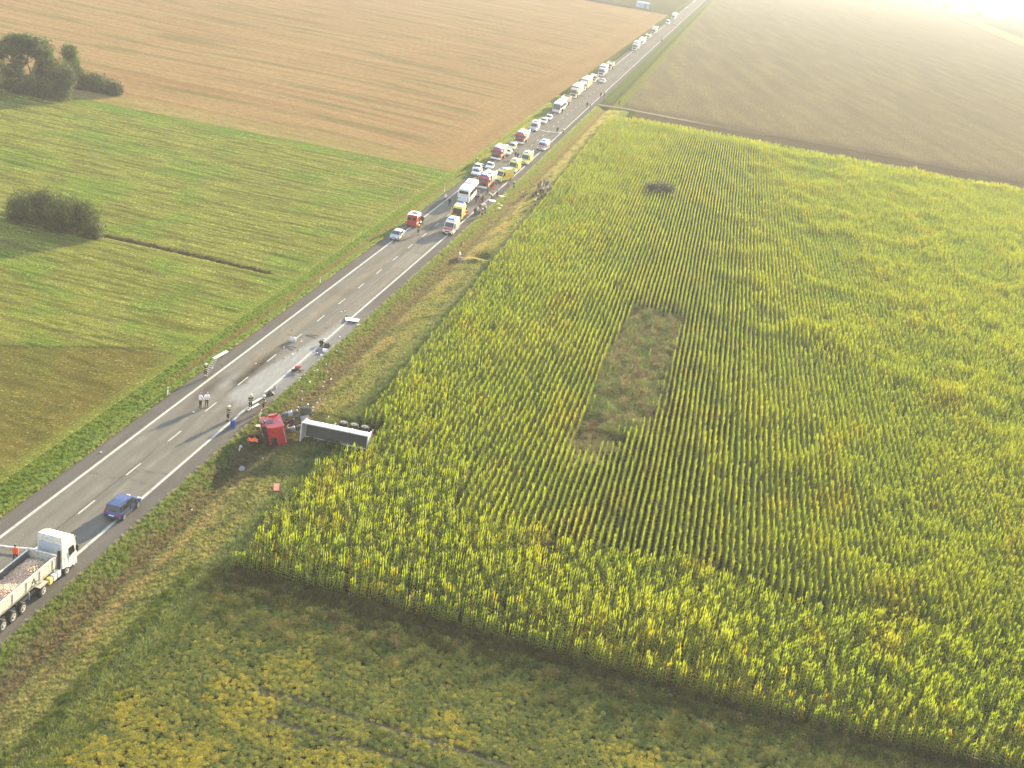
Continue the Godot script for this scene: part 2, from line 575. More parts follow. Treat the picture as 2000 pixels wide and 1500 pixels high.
func bare_color(x: float, s: float) -> Color:
	var u := x + (s - 420) * 0.20
	var n := nv(u * 0.09, s * 0.008)
	var f := nv(u * 0.35 + 7, s * 0.03)
	var c := mixc(Color(0.234, 0.182, 0.110), Color(0.389, 0.320, 0.172), 0.6 * n + 0.4 * f)
	c = mixc(c, Color(0.488, 0.419, 0.176), 0.28 * step01(nv(u * 0.16 + 33, s * 0.012), 0.66))
	if s < 440: c = mixc(c, Color(0.188, 0.147, 0.099), 0.7 * (1.0 - smoothstep(424.0, 440.0, s + 6 * n)))
	return c

func build_ground() -> void:
	# the land to the horizon
	var far_col := func(x: float, s: float) -> Color:
		var k := int(floor(s / 260.0 + x * 0.0006) + floor((x + 0.12 * s) / 420.0) * 3.0)
		var tone := absf(fmod(sin(float(k) * 12.9898) * 43758.5453, 1.0))
		var c := mixc(Color(0.09, 0.10, 0.035), Color(0.28, 0.24, 0.10), tone)
		return mixc(c, Color(0.10, 0.13, 0.03), 0.35 * nv(x * 0.004, s * 0.004))
	var lm := ground_mat("land", Vector2(0.02, 0.02), 0.0, 0.6)
	struct("ground", sheet(steps(-200, 9000, 25.0, 1.012), func(_s): return Vector2(-5000, 5000), 260, -1.75, far_col), lm)
	# road
	var road := Node3D.new()
	road.name = "road"
	road.set_meta("kind", "structure")
	add_child(road)
	var am := ground_mat("asphalt", Vector2(0.35, 0.35), 0.0, 0.78, 0.05, 0.72)
	am.specular_mode = BaseMaterial3D.SPECULAR_DISABLED
	var span := func(a: float, b: float) -> Callable: return func(s: float) -> Vector2: return Vector2(a + off(s), b + off(s))
	var sl := steps(30, 130, 0.4)
	sl.append_array(steps(130.5, 260, 0.5)); sl.append_array(steps(261, 3200, 1.5, 1.012))
	struct("asphalt", sheet(sl, span.call(-5.45, 5.42), 64, 0.0, road_color), am, road)
	var white := ground_mat("road paint", Vector2(0.8, 0.8), 0.0, 0.72, 0.05, 0.7)
	var line_col := func(x: float, s: float) -> Color:
		var w := 0.86 - 0.28 * step01(nv(x * 4.0, s * 0.9), 0.72)
		var r := x - off(s)
		if r > 3 and s > 121 and s < 127: w *= 0.5
		return Color(w, w * 0.985, w * 0.93)
	for x in [-3.62, 3.62]:
		struct("edge_line", sheet(sl, span.call(x - 0.15, x + 0.15), 2, 0.006, line_col), white, road)
	var k := 0
	for i in 150:
		var s0 := 91.33 + 9.0 * (i - 6)
		if s0 > 1200: break
		struct("lane_dash", sheet(PackedFloat32Array([s0, s0 + 1, s0 + 2, s0 + 3]), span.call(-0.085, 0.085), 1, 0.006, line_col), white, road)
		k += 1
	# a white cross line near the near lorry
	# verges
	var gm := ground_mat("verge turf", Vector2(0.45, 0.45), 6.0, 0.48)
	var vs := steps(30, 320, 0.45)
	vs.append_array(steps(321, 1500, 1.2, 1.01))
	var vr := func(s: float) -> Vector2: return Vector2(5.42 + off(s), (16.2 if s < 418 else maxf(13.2 + off(s) + 0.0 * s, off(s) + 10.0)))
	struct("roadside_verge", sheet(vs, vr, 34, 0.0, verge_right_color), gm)
	var vl := func(s: float) -> Vector2: return Vector2(off(s) - 9.6, off(s) - 5.45)
	struct("roadside_verge", sheet(vs, vl, 16, 0.0, verge_left_color), gm)
	# fields
	var mm := ground_mat("meadow turf", Vector2(0.16, 0.5), 7.0, 0.48)
	struct("meadow", sheet(steps(70, 268, 0.55), func(s): return Vector2(-175, off(s) - 9.6), 250, 0.0, meadow_color), mm)
	var st := ground_mat("stubble", Vector2(0.03, 0.30), 8.0, 0.62)
	struct("stubble_field", sheet(steps(268, 930, 0.7, 1.005), func(s): return Vector2(-560, off(s) - 9.6), 150, 0.0, stubble_color), st)
	var bm := ground_mat("bare soil", Vector2(0.09, 0.05), 10.0, 0.6)
	struct("bare_field", sheet(steps(418, 2300, 1.2, 1.012), func(s): return Vector2(maxf(13.2 + off(s), off(s) + 10.0), 316), 120, 0.0, bare_color), bm)
	var soil := ground_mat("field soil", Vector2(0.4, 0.4), 10.0, 0.5)
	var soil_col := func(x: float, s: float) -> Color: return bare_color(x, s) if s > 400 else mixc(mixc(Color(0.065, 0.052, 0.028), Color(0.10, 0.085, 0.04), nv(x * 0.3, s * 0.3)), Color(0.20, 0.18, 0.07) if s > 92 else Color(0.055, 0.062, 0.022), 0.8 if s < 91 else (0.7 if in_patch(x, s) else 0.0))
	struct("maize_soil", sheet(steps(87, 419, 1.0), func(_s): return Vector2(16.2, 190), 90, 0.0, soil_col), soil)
	var bean_soil := func(x: float, s: float) -> Color:
		return mixc(mixc(Color(0.075, 0.062, 0.034), Color(0.062, 0.066, 0.022), nv(x * 0.3, s * 0.3)), Color(0.50, 0.42, 0.28), 0.95 * wheel_track(x, s))
	struct("bean_soil", sheet(steps(30, 87, 0.6), func(_s): return Vector2(16.2, 140), 180, 0.0, bean_soil), soil)
	var tm := ground_mat("track gravel", Vector2(0.5, 0.5), 5.0, 0.7)
	var track_col := func(x: float, s: float) -> Color:
		var d := absf(s - track_mid(x))
		return mixc(mixc(Color(0.55, 0.48, 0.36), Color(0.40, 0.35, 0.25), nv(x * 0.2, s * 0.8)), mixc(Color(0.16, 0.15, 0.05), bare_color(x, s), smoothstep(16.0, 30.0, x)), maxf(smoothstep(1.4, 2.4, d + 0.8 * nv(x * 0.5, s)), smoothstep(24.0, 50.0, x)))
	var ts := sheet_across(steps(5.45 + off(414.0), 60, 0.8), track_mid, 2.3, 10, 0.05, track_col)
	struct("field_track", ts, tm)
	# pale grassed strip and farther fields at the upper right, a lane and fields at the upper left
	var pale := func(x: float, s: float) -> Color: return mixc(Color(0.40, 0.40, 0.16), Color(0.52, 0.46, 0.22), nv(x * 0.2, s * 0.01))
	struct("grass_strip", sheet(steps(1000, 3000, 20), func(s): return Vector2(317 + 0.006 * (s - 1300), 352 + 0.012 * (s - 1300)), 6, 0.3, pale), gm)
	var lane_col := func(_x: float, _s: float) -> Color: return Color(0.085, 0.082, 0.078)
	struct("side_road", sheet_across(steps(-420, -14.5, 3.0), func(x): return 938.0 - 0.14 * (x + 15.0), 2.8, 2, 0.2, lane_col), am)
	var weedy := func(x: float, s: float) -> Color: return mixc(Color(0.11, 0.13, 0.035), Color(0.20, 0.18, 0.06), nv(x * 0.05, s * 0.02))
	struct("grass_field", sheet(steps(942, 1500, 4.0, 1.01), func(s): return Vector2(-560, off(s) - 9.6), 60, 0.05, weedy), gm)

func track_mid(x: float) -> float:
	return 414.2 + 2.6 * smoothstep(3.0, 14.0, x) - 0.03 * (x - 14.0)

func wheel_track(x: float, s: float) -> float:   # a sprayer's two ruts curving through the beans
	var t := 0.0
	for k in [0.0, 1.9]:
		var c: float = 73.6 - k * 1.55 - 0.0030 * pow(x - 27.0, 2) * (1.0 if x > 27 else 4.0)
		if x > 24 + k and x < 62: t = maxf(t, exp(-pow((s - c) / 0.46, 2)) * smoothstep(24.0 + k, 26.0 + k, x) * (1.0 - smoothstep(46.0, 62.0, x)))
	return t

func sheet_across(xl: PackedFloat32Array, mid: Callable, half: float, n: int, lift: float, col: Callable) -> ArrayMesh:
	var b := MB.new()
	for i in xl.size() - 1:
		for j in n:
			var p: Array[Vector3] = []
			for q in [[0, 0], [0, 1], [1, 1], [1, 0]]:
				var x := xl[i + q[0]]
				var s: float = mid.call(x) + lerpf(-half, half, float(j + q[1]) / n)
				p.append(Vector3(x, gy(x, s) + lift, -s))
			b.tint = col.call((p[0].x + p[2].x) / 2, -(p[0].z + p[2].z) / 2)
			b.quad(p[0], p[1], p[2], p[3])
	return with_uv(b.done(true))

func with_uv(m: ArrayMesh) -> ArrayMesh:
	var a := m.surface_get_arrays(0)
	var uv := PackedVector2Array()
	for p in a[Mesh.ARRAY_VERTEX]: uv.append(Vector2(p.x, -p.z))
	a[Mesh.ARRAY_TEX_UV] = uv
	a[Mesh.ARRAY_TEX_UV2] = uv
	var o := ArrayMesh.new()
	o.add_surface_from_arrays(Mesh.PRIMITIVE_TRIANGLES, a)
	return o

# ------------------------------------------------------------------ growing things
func blade(b: MB, at: Vector3, dir: Vector3, length: float, width: float, lift: float, droop: float, segs := 3) -> void:
	var side := dir.cross(Vector3.UP).normalized() * width * 0.5
	var last := at
	var lw := 0.5
	for i in segs:
		var t := float(i + 1) / segs
		var p := at + dir * length * t * (1.0 - 0.25 * droop * t) + Vector3.UP * (lift * t - droop * length * t * t * 0.6)
		var w := 1.0 - pow(t, 2.2) if i < segs - 1 else 0.0
		if w > 0: b.quad(last - side * lw, last + side * lw, p + side * w, p - side * w)
		else: b.tri(last - side * lw, last + side * lw, p)
		last = p
		lw = w

func maize_clump(r: RandomNumberGenerator) -> ArrayMesh:
	var b := MB.new()
	for k in 3:
		var z := -0.24 + 0.24 * k + r.randf_range(-0.05, 0.05)
		var h := r.randf_range(1.55, 2.15)
		var base := Vector3(r.randf_range(-0.05, 0.05), 0, z)
		b.tint = Color(0.9, 0.95, 0.7)
		b.tube(base, base + Vector3.UP * h, 0.018, 0.008, 3, false)
		var a := r.randf() * TAU
		for i in 10:
			var t := i / 9.0
			var y := 0.25 + (h - 0.35) * t
			var ang := a + PI * (i % 2) + r.randf_range(-0.4, 0.4)
			var d := Vector3(cos(ang), 0, sin(ang))
			var dead := i < 3 and r.randf() < 0.6
			b.tint = Color(1.2, 0.9, 0.5) if dead else Color(1, 1, 1) * r.randf_range(0.72, 1.2)
			blade(b, base + Vector3.UP * y, d, lerpf(0.46, 0.17, t) * r.randf_range(0.8, 1.25), 0.105, lerpf(0.18, 0.52, t) * r.randf_range(0.8, 1.2), lerpf(0.95, 0.2, t), 3)
		b.tint = Color(1.5, 1.15, 0.8)
		for i in 3:
			var ang2 := r.randf() * TAU
			blade(b, base + Vector3.UP * (h - 0.02), Vector3(cos(ang2), 0, sin(ang2)), 0.12, 0.03, 0.30, 0.2, 1)
	return b.done()

func in_patch(x: float, s: float) -> bool:   # where the maize failed and weeds stand
	var j := 2.2 * (nv(x * 0.4, s * 0.3) - 0.5)
	if s > 128 and s < 191:
		var a := 40.6 + 0.6 * j
		if s < 146: a = 41.0 + j
		var b := 49.6 + 0.35 * j if s > 150 else lerpf(45.0, 50.0, clampf((s - 130) / 20.0, 0, 1)) + 2 * j
		if s > 172: a = lerpf(40.8, 41.6, (s - 172) / 19.0)
		if x > a and x < b: return true
	if Vector2(x - 36.7, (s - 284.5) * 0.6).length() < 2.9 + j: return true
	return false

func build_maize() -> void:
	var r := RandomNumberGenerator.new()
	r.seed = 11
	var m := leaf_mat("maize leaf", 0.27, 0.295, 0.048, lin(0.88, 1.0, 0.26))
	var lists := []
	var tints := []
	for i in 6:
		var w: Array[Transform3D] = []
		lists.append(w)
		tints.append(PackedColorArray())
	var put := func(x: float, s: float, across: bool) -> void:
		var thin := 0.0
		if in_patch(x, s):
			if r.randf() > 0.03: return
			thin = 0.6
		elif s > 120 and s < 196 and x > 37 and x < 55:
			for q in [[1.6, 0.0], [-1.6, 0.0], [0.0, 3.0], [0.0, -3.5], [-2.6, -4.0]]:
				if in_patch(x + q[0], s + q[1]): thin += 0.13
			if r.randf() < thin: return
		if x < 20.0 and s > 115.4 and s < 123.5 + 0.3 * (x - 16): return
		var n := nv(x * 0.045, s * 0.030)
		var n2 := nv(x * 0.16 + 40, s * 0.11)
		var n3 := nv(x * 0.011 + 8, s * 0.011)
		if n2 < 0.17 and r.randf() < 0.55: return
		if Vector2(x - 71, (s - 187) * 0.4).length() < 4.0 and r.randf() < 0.32: return
		var wave := 1.0 - absf(2.0 * nv(x * 0.030 + 11 + 0.25 * n2, s * 0.016 + 3) - 1.0)   # crests where the crop stands taller
		wave = smoothstep(0.80, 0.98, wave)
		var h := 0.80 + 0.26 * n + 0.10 * n2 + 0.24 * wave * smoothstep(40.0, 60.0, x) + r.randf_range(-0.09, 0.09)
		# the rim of the field grows lower
		if s < 91 or x < 18.2: h *= r.randf_range(0.62, 0.95)
		h *= 1.0 - thin * r.randf_range(0.3, 1.0)
		if x > 60 and absf(s - (205 + 14 * sin(x * 0.05) - 0.45 * (x - 60))) < 2.0: h *= 1.12
		var b := Basis(Vector3.UP, (PI / 2 if across else 0.0) + r.randf_range(-0.08, 0.08) + (PI if r.randf() < 0.5 else 0.0))
		b = Basis(Vector3.RIGHT, r.randf_range(-0.07, 0.07)) * Basis(Vector3.BACK, r.randf_range(-0.04, 0.04)) * b
		b = b.scaled(Vector3(1, h, 1) * (0.9 + 0.2 * r.randf()))
		var k := r.randi() % 6
		lists[k].append(Transform3D(b, Vector3(x, gy(x, s) - 0.02, -s)))
		var c := mixc(Color(0.80, 0.92, 0.75), Color(1.18, 1.08, 0.85), 0.75 * n + 0.35 * (n2 - 0.5) + 0.25 * n3 + 0.3 * wave)
		c = mixc(c, Color(1.35, 1.0, 0.75), 0.6 * step01(nv(x * 0.09 + 21, s * 0.06), 0.76))
		if s < 93 and r.randf() < 0.12: c = Color(1.3, 0.95, 0.7)
		var v := r.randf_range(0.85, 1.12)
		tints[k].append(Color(c.r * v, c.g * v, c.b * v))
	# rows along the field
	var x := 16.7
	while x < 152.0:
		var s := 89.0
		var reach := 60.0 + (x - 86.0) * 4.6   # what lies right of the frame is left out
		while s < 388.5:
			var head := s < 107.0 + 5.0 * (nv(x * 0.08, 4.0) - 0.5) + (x - 50) * 0.03 or (x < 32.0 and s < 117.0) or s > 378
			if not head and s > reach:
				put.call(x + 0.05 * sin(s * 0.21 + x) + r.randf_range(-0.03, 0.03) - 0.016 * (s - 110) + 0.7 * sin(s * 0.012), s, false)
			s += 0.72
		x += 0.70
	# the headland rows run across
	var s2 := 88.6
	while s2 < 118.0:
		var x2 := 16.6 + r.randf() * 0.7
		while x2 < 112.0:
			var head := s2 < 107.0 + 5.0 * (nv(x2 * 0.08, 4.0) - 0.5) + (x2 - 50) * 0.03 or (x2 < 32.0 and s2 < 117.0)
			if head and s2 > 60.0 + (x2 - 86.0) * 4.6: put.call(x2 + r.randf_range(-0.25, 0.25), s2 + 0.9 * sin(x2 * 0.07) + r.randf_range(-0.16, 0.16), true)
			x2 += 0.72
		s2 += 0.75
	s2 = 379.0
	while s2 < 388.5:
		var x3 := 13.0
		while x3 < 152.0:
			put.call(x3 + r.randf_range(-0.2, 0.2), s2 + r.randf_range(-0.15, 0.15), true)
			x3 += 0.72
		s2 += 0.75
	for i in 6:
		stuff("maize_crop", maize_clump(r), m, lists[i], tints[i], "tall yellow green maize crop standing in rows right of the road", "maize")

func leaf_ball(r: RandomNumberGenerator, n: int, rad: Vector3, size: Vector2, up := 0.3, stems := 0) -> ArrayMesh:
	var b := MB.new()
	for i in n:
		var p := Vector3(r.randfn(), r.randfn(), r.randfn()).normalized() * pow(r.randf(), 0.45)
		p = Vector3(p.x * rad.x, (p.y * 0.5 + 0.5) * rad.y, p.z * rad.z)
		var d := (Vector3(p.x, 0.0, p.z) + Vector3(r.randf_range(-1, 1), 0, r.randf_range(-1, 1)) * 0.3).normalized()
		b.tint = Color.WHITE * r.randf_range(0.55, 1.45)
		blade(b, p, (d + Vector3.UP * r.randf_range(-0.2, up)).normalized(), r.randf_range(0.7, 1.2) * size.x, size.y, r.randf_range(-0.2, 0.4) * size.x, 0.4, 2)
	for i in stems:
		b.tint = Color(0.7, 0.6, 0.4)
		var e := Vector3(r.randfn() * rad.x * 0.5, rad.y * r.randf_range(0.6, 1.0), r.randfn() * rad.z * 0.5)
		b.tube(Vector3.ZERO, e, 0.012, 0.006, 3, false)
	return b.done()

func tuft(r: RandomNumberGenerator, n: int, h: float, spread: float, width: float) -> ArrayMesh:
	var b := MB.new()
	for i in n:
		var a := r.randf() * TAU
		b.tint = Color.WHITE * r.randf_range(0.75, 1.2)
		blade(b, Vector3(r.randfn(), 0, r.randfn()) * spread * 0.35, Vector3(cos(a), 0, sin(a)), spread * r.randf_range(0.5, 1.2), width, h * r.randf_range(0.6, 1.2), 0.45, 2)
	return b.done()

func scatter(called: String, mesh: Mesh, m: Material, count: int, area: Rect2, keep: Callable, size: Vector2, label: String, category: String, seed_no: int) -> void:
	var r := RandomNumberGenerator.new()
	r.seed = seed_no
	var w: Array[Transform3D] = []
	var t := PackedColorArray()
	for i in count:
		var x := r.randf_range(area.position.x, area.end.x)
		var s := r.randf_range(area.position.y, area.end.y)
		var c: Color = keep.call(x, s, r)   # alpha is the size, nought for none
		if c.a <= 0.0: continue
		x += off(s)
		var k := r.randf_range(size.x, size.y) * c.a
		w.append(Transform3D(Basis(Vector3.UP, r.randf() * TAU).scaled(Vector3.ONE * k), Vector3(x, gy(x, s) - 0.01, -s)))
		var v := r.randf_range(0.85, 1.15)
		t.append(Color(c.r * v, c.g * v, c.b * v))
	stuff(called, mesh, m, w, t, label, category)

func build_grass() -> void:
	var r := RandomNumberGenerator.new()
	r.seed = 5
	var gm := leaf_mat("grass blade", 1, 1, 1, lin(0.95, 1.0, 0.45))
	var tall := tuft(r, 12, 0.30, 0.22, 0.03)
	var short := tuft(r, 10, 0.13, 0.20, 0.035)
	var hay := tuft(r, 9, 0.09, 0.34, 0.03)
	# right verge
	var right := func(x: float, s: float, q: RandomNumberGenerator) -> Color:
		if x > 6.0 and x < 19 and s > 113 and s < 125.5 and q.randf() < (0.85 if x > 7.6 else 0.5): return Color(0, 0, 0, 0)
		var c := verge_right_color(x + off(s), s)
		if x < 5.5 or (s > 409 and s < 420): return Color(0, 0, 0, 0)
		var k := 1.0 if x < 8.2 else 0.7
		if x > 14.4: k = 1.7
		if s > 200: k *= 1.35
		return Color(c.r * 1.5, c.g * 1.35, c.b * 1.5, k)
	scatter("verge_grass", tall, gm, 78000, Rect2(5.5, 48, 10.9, 362), right, Vector2(0.5, 1.15), "rough green and straw grass on the verge between road and maize", "grass", 21)
	scatter("verge_grass", hay, gm, 52000, Rect2(8.9, 48, 5.6, 362), right, Vector2(0.7, 1.4), "cut yellowing grass lying on the bank beyond the ditch", "grass", 22)
	var left := func(x: float, s: float, q: RandomNumberGenerator) -> Color:
		var c := verge_left_color(x + off(s), s)
		return Color(c.r * 1.5, c.g * 1.42, c.b * 1.5, 0.9)
	scatter("verge_grass", tall, gm, 30000, Rect2(-9.4, 70, 3.9, 350), left, Vector2(0.5, 1.1), "bright green grass along the left shoulder of the road", "grass", 23)
	var mead := func(x: float, s: float, q: RandomNumberGenerator) -> Color:
		if x < -20 - (s - 70) * 0.55: return Color(0, 0, 0, 0)
		var c := meadow_color(x + off(s), s)
		var band := nv(x * 0.022 + 3, s * 0.28 + x * 0.012)
		return Color(c.r * 1.5, c.g * 1.45, c.b * 1.5, 0.55 + 0.6 * band)
	scatter("meadow_grass", short, gm, 110000, Rect2(-120, 84, 110.5, 183), mead, Vector2(0.45, 1.0), "short mown grass of the meadow left of the road", "grass", 24)
	var dm := func(x: float, s: float, q: RandomNumberGenerator) -> Color:
		return Color(0.22, 0.175, 0.075, 1.0) if q.randf() < 0.75 else Color(0.11, 0.08, 0.04, 0.8)
	# dry sedge in the ditches
	var sedge := func(x: float, s: float, q: RandomNumberGenerator) -> Color:
		if absf(s - cross_ditch(x) - 0.2) > 0.25 + 0.6 * nv(x * 0.5, 2.0): return Color(0, 0, 0, 0)
		return Color(0.15, 0.12, 0.055, 1.1) if q.randf() < 0.45 else (Color(0.10, 0.12, 0.035, 1.1) if q.randf() < 0.5 else Color(0.07, 0.055, 0.03, 1.0))
	scatter("ditch_sedge", tall, gm, 9000, Rect2(-58, 168, 43.5, 6), sedge, Vector2(0.9, 1.8), "dry brown sedge filling the ditch across the meadow", "sedge", 25)
	scatter("ditch_sedge", tall, gm, 5200, Rect2(-8.1, 128, 0.85, 140), dm, Vector2(0.5, 1.0), "rusty dry grass in the shallow ditch left of the road", "sedge", 26)
	scatter("ditch_litter", hay, gm, 5200, Rect2(8.1, 60, 0.8, 200), dm, Vector2(0.5, 1.1), "brown dead grass lying in the ditch right of the road", "sedge", 27)

func build_beans() -> void:
	var r := RandomNumberGenerator.new()
	r.seed = 31
	var m := leaf_mat("bean leaf", 1, 1, 1, lin(1.0, 1.0, 0.22), 0.8)
	m.metallic_specular = 0.12
	var bean := func(x: float, s: float, q: RandomNumberGenerator) -> Color:
		if x > 20 + (s - 48) * 1.75 + 30: return Color(0, 0, 0, 0)
		var track := wheel_track(x, s)
		var m0 := nv(x * 0.22 + 5, s * 0.2)
		if q.randf() < track * (0.75 + 0.35 * m0): return Color(0, 0, 0, 0)
		var n := nv(x * 0.07 + 4, s * 0.09)
		var m2 := nv(x * 0.25 + 14, s * 0.3)
		var yl := step01(n + 0.30 * smoothstep(78.0, 60.0, s) * smoothstep(40.0, 15.0, x) + 0.25 * (m2 - 0.5) - 0.20 * smoothstep(74.0, 82.0, s), 0.60)
		yl = clampf(yl * 0.8 + 0.25 * (m2 - 0.5), 0.0, 1.0)
		if q.randf() < 0.15 + 0.55 * yl:
			return mixc(Color(0.46, 0.41, 0.07, 1.0), Color(0.66, 0.52, 0.07, 1.0), q.randf() * (0.4 + 0.6 * yl))
		return mixc(Color(0.125, 0.178, 0.052, 1.0), Color(0.31, 0.325, 0.088, 1.0), m2 + q.randf_range(-0.3, 0.3))
	for i in 4:
		scatter("bean_crop", leaf_ball(r, 44, Vector3(0.30, 0.46, 0.30), Vector2(0.10, 0.085), 0.5), m, 36000, Rect2(14.6, 44, 95, 42.6), bean, Vector2(0.38, 0.78), "low bean crop turning from green to yellow at the bottom right", "beans", 32 + i)
	# thin grass at the edge, feathery weeds along the maize and in the failed patch
	var weed := leaf_mat("weed leaf", 1, 1, 1, lin(1.0, 1.0, 0.5), 0.8)
	weed.metallic_specular = 0.12
	var feather := leaf_ball(r, 90, Vector3(0.5, 1.0, 0.5), Vector2(0.22, 0.045), 0.9, 5)
	var edge := func(x: float, s: float, q: RandomNumberGenerator) -> Color:
		if nv(x * 0.3 + 6, s * 0.3) < 0.42: return Color(0, 0, 0, 0)
		var c := mixc(Color(0.128, 0.165, 0.039), Color(0.255, 0.255, 0.065), q.randf())
		if q.randf() < 0.1: c = Color(0.330, 0.225, 0.104)
		c.a = 1.0 if s < 86 else 0.7
		return c
	scatter("margin_weeds", feather, weed, 1700, Rect2(15.5, 80.5, 85, 8.2), edge, Vector2(0.5, 1.1), "feathery pale green weeds growing between the maize and the beans", "weeds", 41)
	var few := func(x: float, s: float, q: RandomNumberGenerator) -> Color:
		var c := mixc(Color(0.150, 0.195, 0.039), Color(0.285, 0.285, 0.065), q.randf())
		c.a = 1.0
		return c if nv(x * 0.15 + 60, s * 0.2) > 0.55 else Color(0, 0, 0, 0)
	scatter("bean_weeds", feather, weed, 420, Rect2(20, 58, 75, 22), few, Vector2(0.4, 0.9), "feathery weeds scattered through the beans", "weeds", 42)
	var tg := tuft(r, 16, 0.55, 0.32, 0.03)
	var rim := func(x: float, s: float, q: RandomNumberGenerator) -> Color:
		var c := mixc(Color(0.068, 0.112, 0.026), Color(0.150, 0.195, 0.039), q.randf())
		c.a = 1.0 if nv(x * 0.4, s * 0.2) > 0.3 else 0.6
		return c
	scatter("margin_grass", tg, weed, 3600, Rect2(13.0, 50, 4.0, 38), rim, Vector2(0.35, 0.95), "tall dark green grass along the left edge of the beans", "grass", 43)
	var strip := func(x: float, s: float, q: RandomNumberGenerator) -> Color:
		var c := mixc(Color(0.068, 0.075, 0.023), Color(0.180, 0.143, 0.058), q.randf())
		c.a = 1.0
		return c
	scatter("margin_grass", tg, weed, 15000, Rect2(15, 84.6, 85, 4.6), strip, Vector2(0.5, 1.2), "dull brown and green grass strip at the near edge of the maize", "grass", 44)
	scatter("margin_grass", tg, weed, 4200, Rect2(14.6, 96, 2.2, 200), rim, Vector2(0.5, 1.1), "dark grass at the foot of the maize beside the bank", "grass", 46)
	var patch := func(x: float, s: float, q: RandomNumberGenerator) -> Color:
		if not in_patch(x, s): return Color(0, 0, 0, 0)
		var n := nv(x * 0.30, s * 0.14) + q.randf_range(-0.3, 0.3)
		var c := Color(0.22, 0.29, 0.07)
		if n > 0.42: c = Color(0.36, 0.37, 0.12)
		if n > 0.68: c = Color(0.46, 0.38, 0.17)
		if q.randf() < 0.16: c = Color(0.25, 0.16, 0.09)
		if s < 137: c = mixc(c, Color(0.55, 0.44, 0.20), 0.6)
		c.a = (0.35 + 1.1 * pow(nv(x * 0.7 + 3, s * 0.6), 1.5)) * (1.6 if q.randf() < 0.12 else 1.0) if s > 137 else 0.5
		return c
	scatter("weed_patch", feather, weed, 6500, Rect2(39, 127, 13, 66), patch, Vector2(0.7, 1.5), "brown and olive weeds filling the failed patch inside the maize", "weeds", 45)

func bush_mesh(r: RandomNumberGenerator, lobes: Array, leaves: int, size: Vector2, dark: Color, light: Color) -> ArrayMesh:
	var b := MB.new()
	var total := 0.0
	for l in lobes: total += pow(l[1].x * l[1].y * l[1].z, 0.6)
	for l in lobes:
		var n := int(leaves * pow(l[1].x * l[1].y * l[1].z, 0.6) / total)
		var tone := r.randf()
		for i in n:
			var d := Vector3(r.randfn(), r.randfn(), r.randfn()).normalized()
			var lump := 0.82 + 0.62 * nf.get_noise_3dv(d * 95.0 + l[0] * 23.0)
			var p: Vector3 = l[0] + d * l[1] * lump * (1.0 - 0.55 * pow(r.randf(), 2.2))
			if p.y < 0.05: continue
			var t := clampf(0.9 * nf.get_noise_3dv(p * 34.0) + 0.35 + 0.3 * tone + r.randf_range(-0.25, 0.25), 0, 1)
			b.tint = dark.lerp(light, t) * Color(1.0, 1.12, 0.95)
			var q := Vector3(r.randfn(), r.randfn() * 0.6, r.randfn()).normalized()
			blade(b, p, (d * 0.8 + q * 0.8 + Vector3.UP * 0.1).normalized(), size.x * r.randf_range(0.6, 1.3), size.y * r.randf_range(0.7, 1.3), 0.0, r.randf_range(0.1, 0.7), 2)
	return b.done()

func limbs(r: RandomNumberGenerator, b: MB, a: Vector3, d: Vector3, length: float, rad: float, depth: int) -> void:
	var p := a
	var k := 3
	for i in k:
		d = (d + Vector3(r.randfn(), r.randfn() * 0.4 + 0.12, r.randfn()) * 0.13).normalized()
		var e := p + d * length / k
		b.tube(p, e, rad * (1.0 - 0.14 * i), rad * (1.0 - 0.14 * (i + 1)), 6, false)
		p = e
	if depth > 0:
		for i in (3 if depth > 1 else 2):
			var nd := (d + Vector3(r.randfn(), r.randf_range(0.0, 0.5), r.randfn()) * 0.55).normalized()
			limbs(r, b, p, nd, length * r.randf_range(0.6, 0.8), rad * 0.56, depth - 1)

func tree(called: String, label: String, category: String, x: float, s: float, lobes: Array, leaves: int, size: Vector2, dark: Color, light: Color, trunks: Array, seed_no: int, group := "") -> Node3D:
	var r := RandomNumberGenerator.new()
	r.seed = seed_no
	var o := thing(called, label, category, group)
	var bark := mat("bark", 0.060, 0.048, 0.036, 0.95)
	for t in trunks:
		var b := MB.new()
		limbs(r, b, t[0], t[1], t[2], t[3], t[4])
		part("trunk" if trunks.size() < 2 else "stem", b.done(true), bark, o)
	part("crown", bush_mesh(r, lobes, leaves, size, dark, light), leaf_mat("tree leaf", 1, 1, 1, lin(0.9, 1.0, 0.4)), o)
	place(o, x, s)
	return o

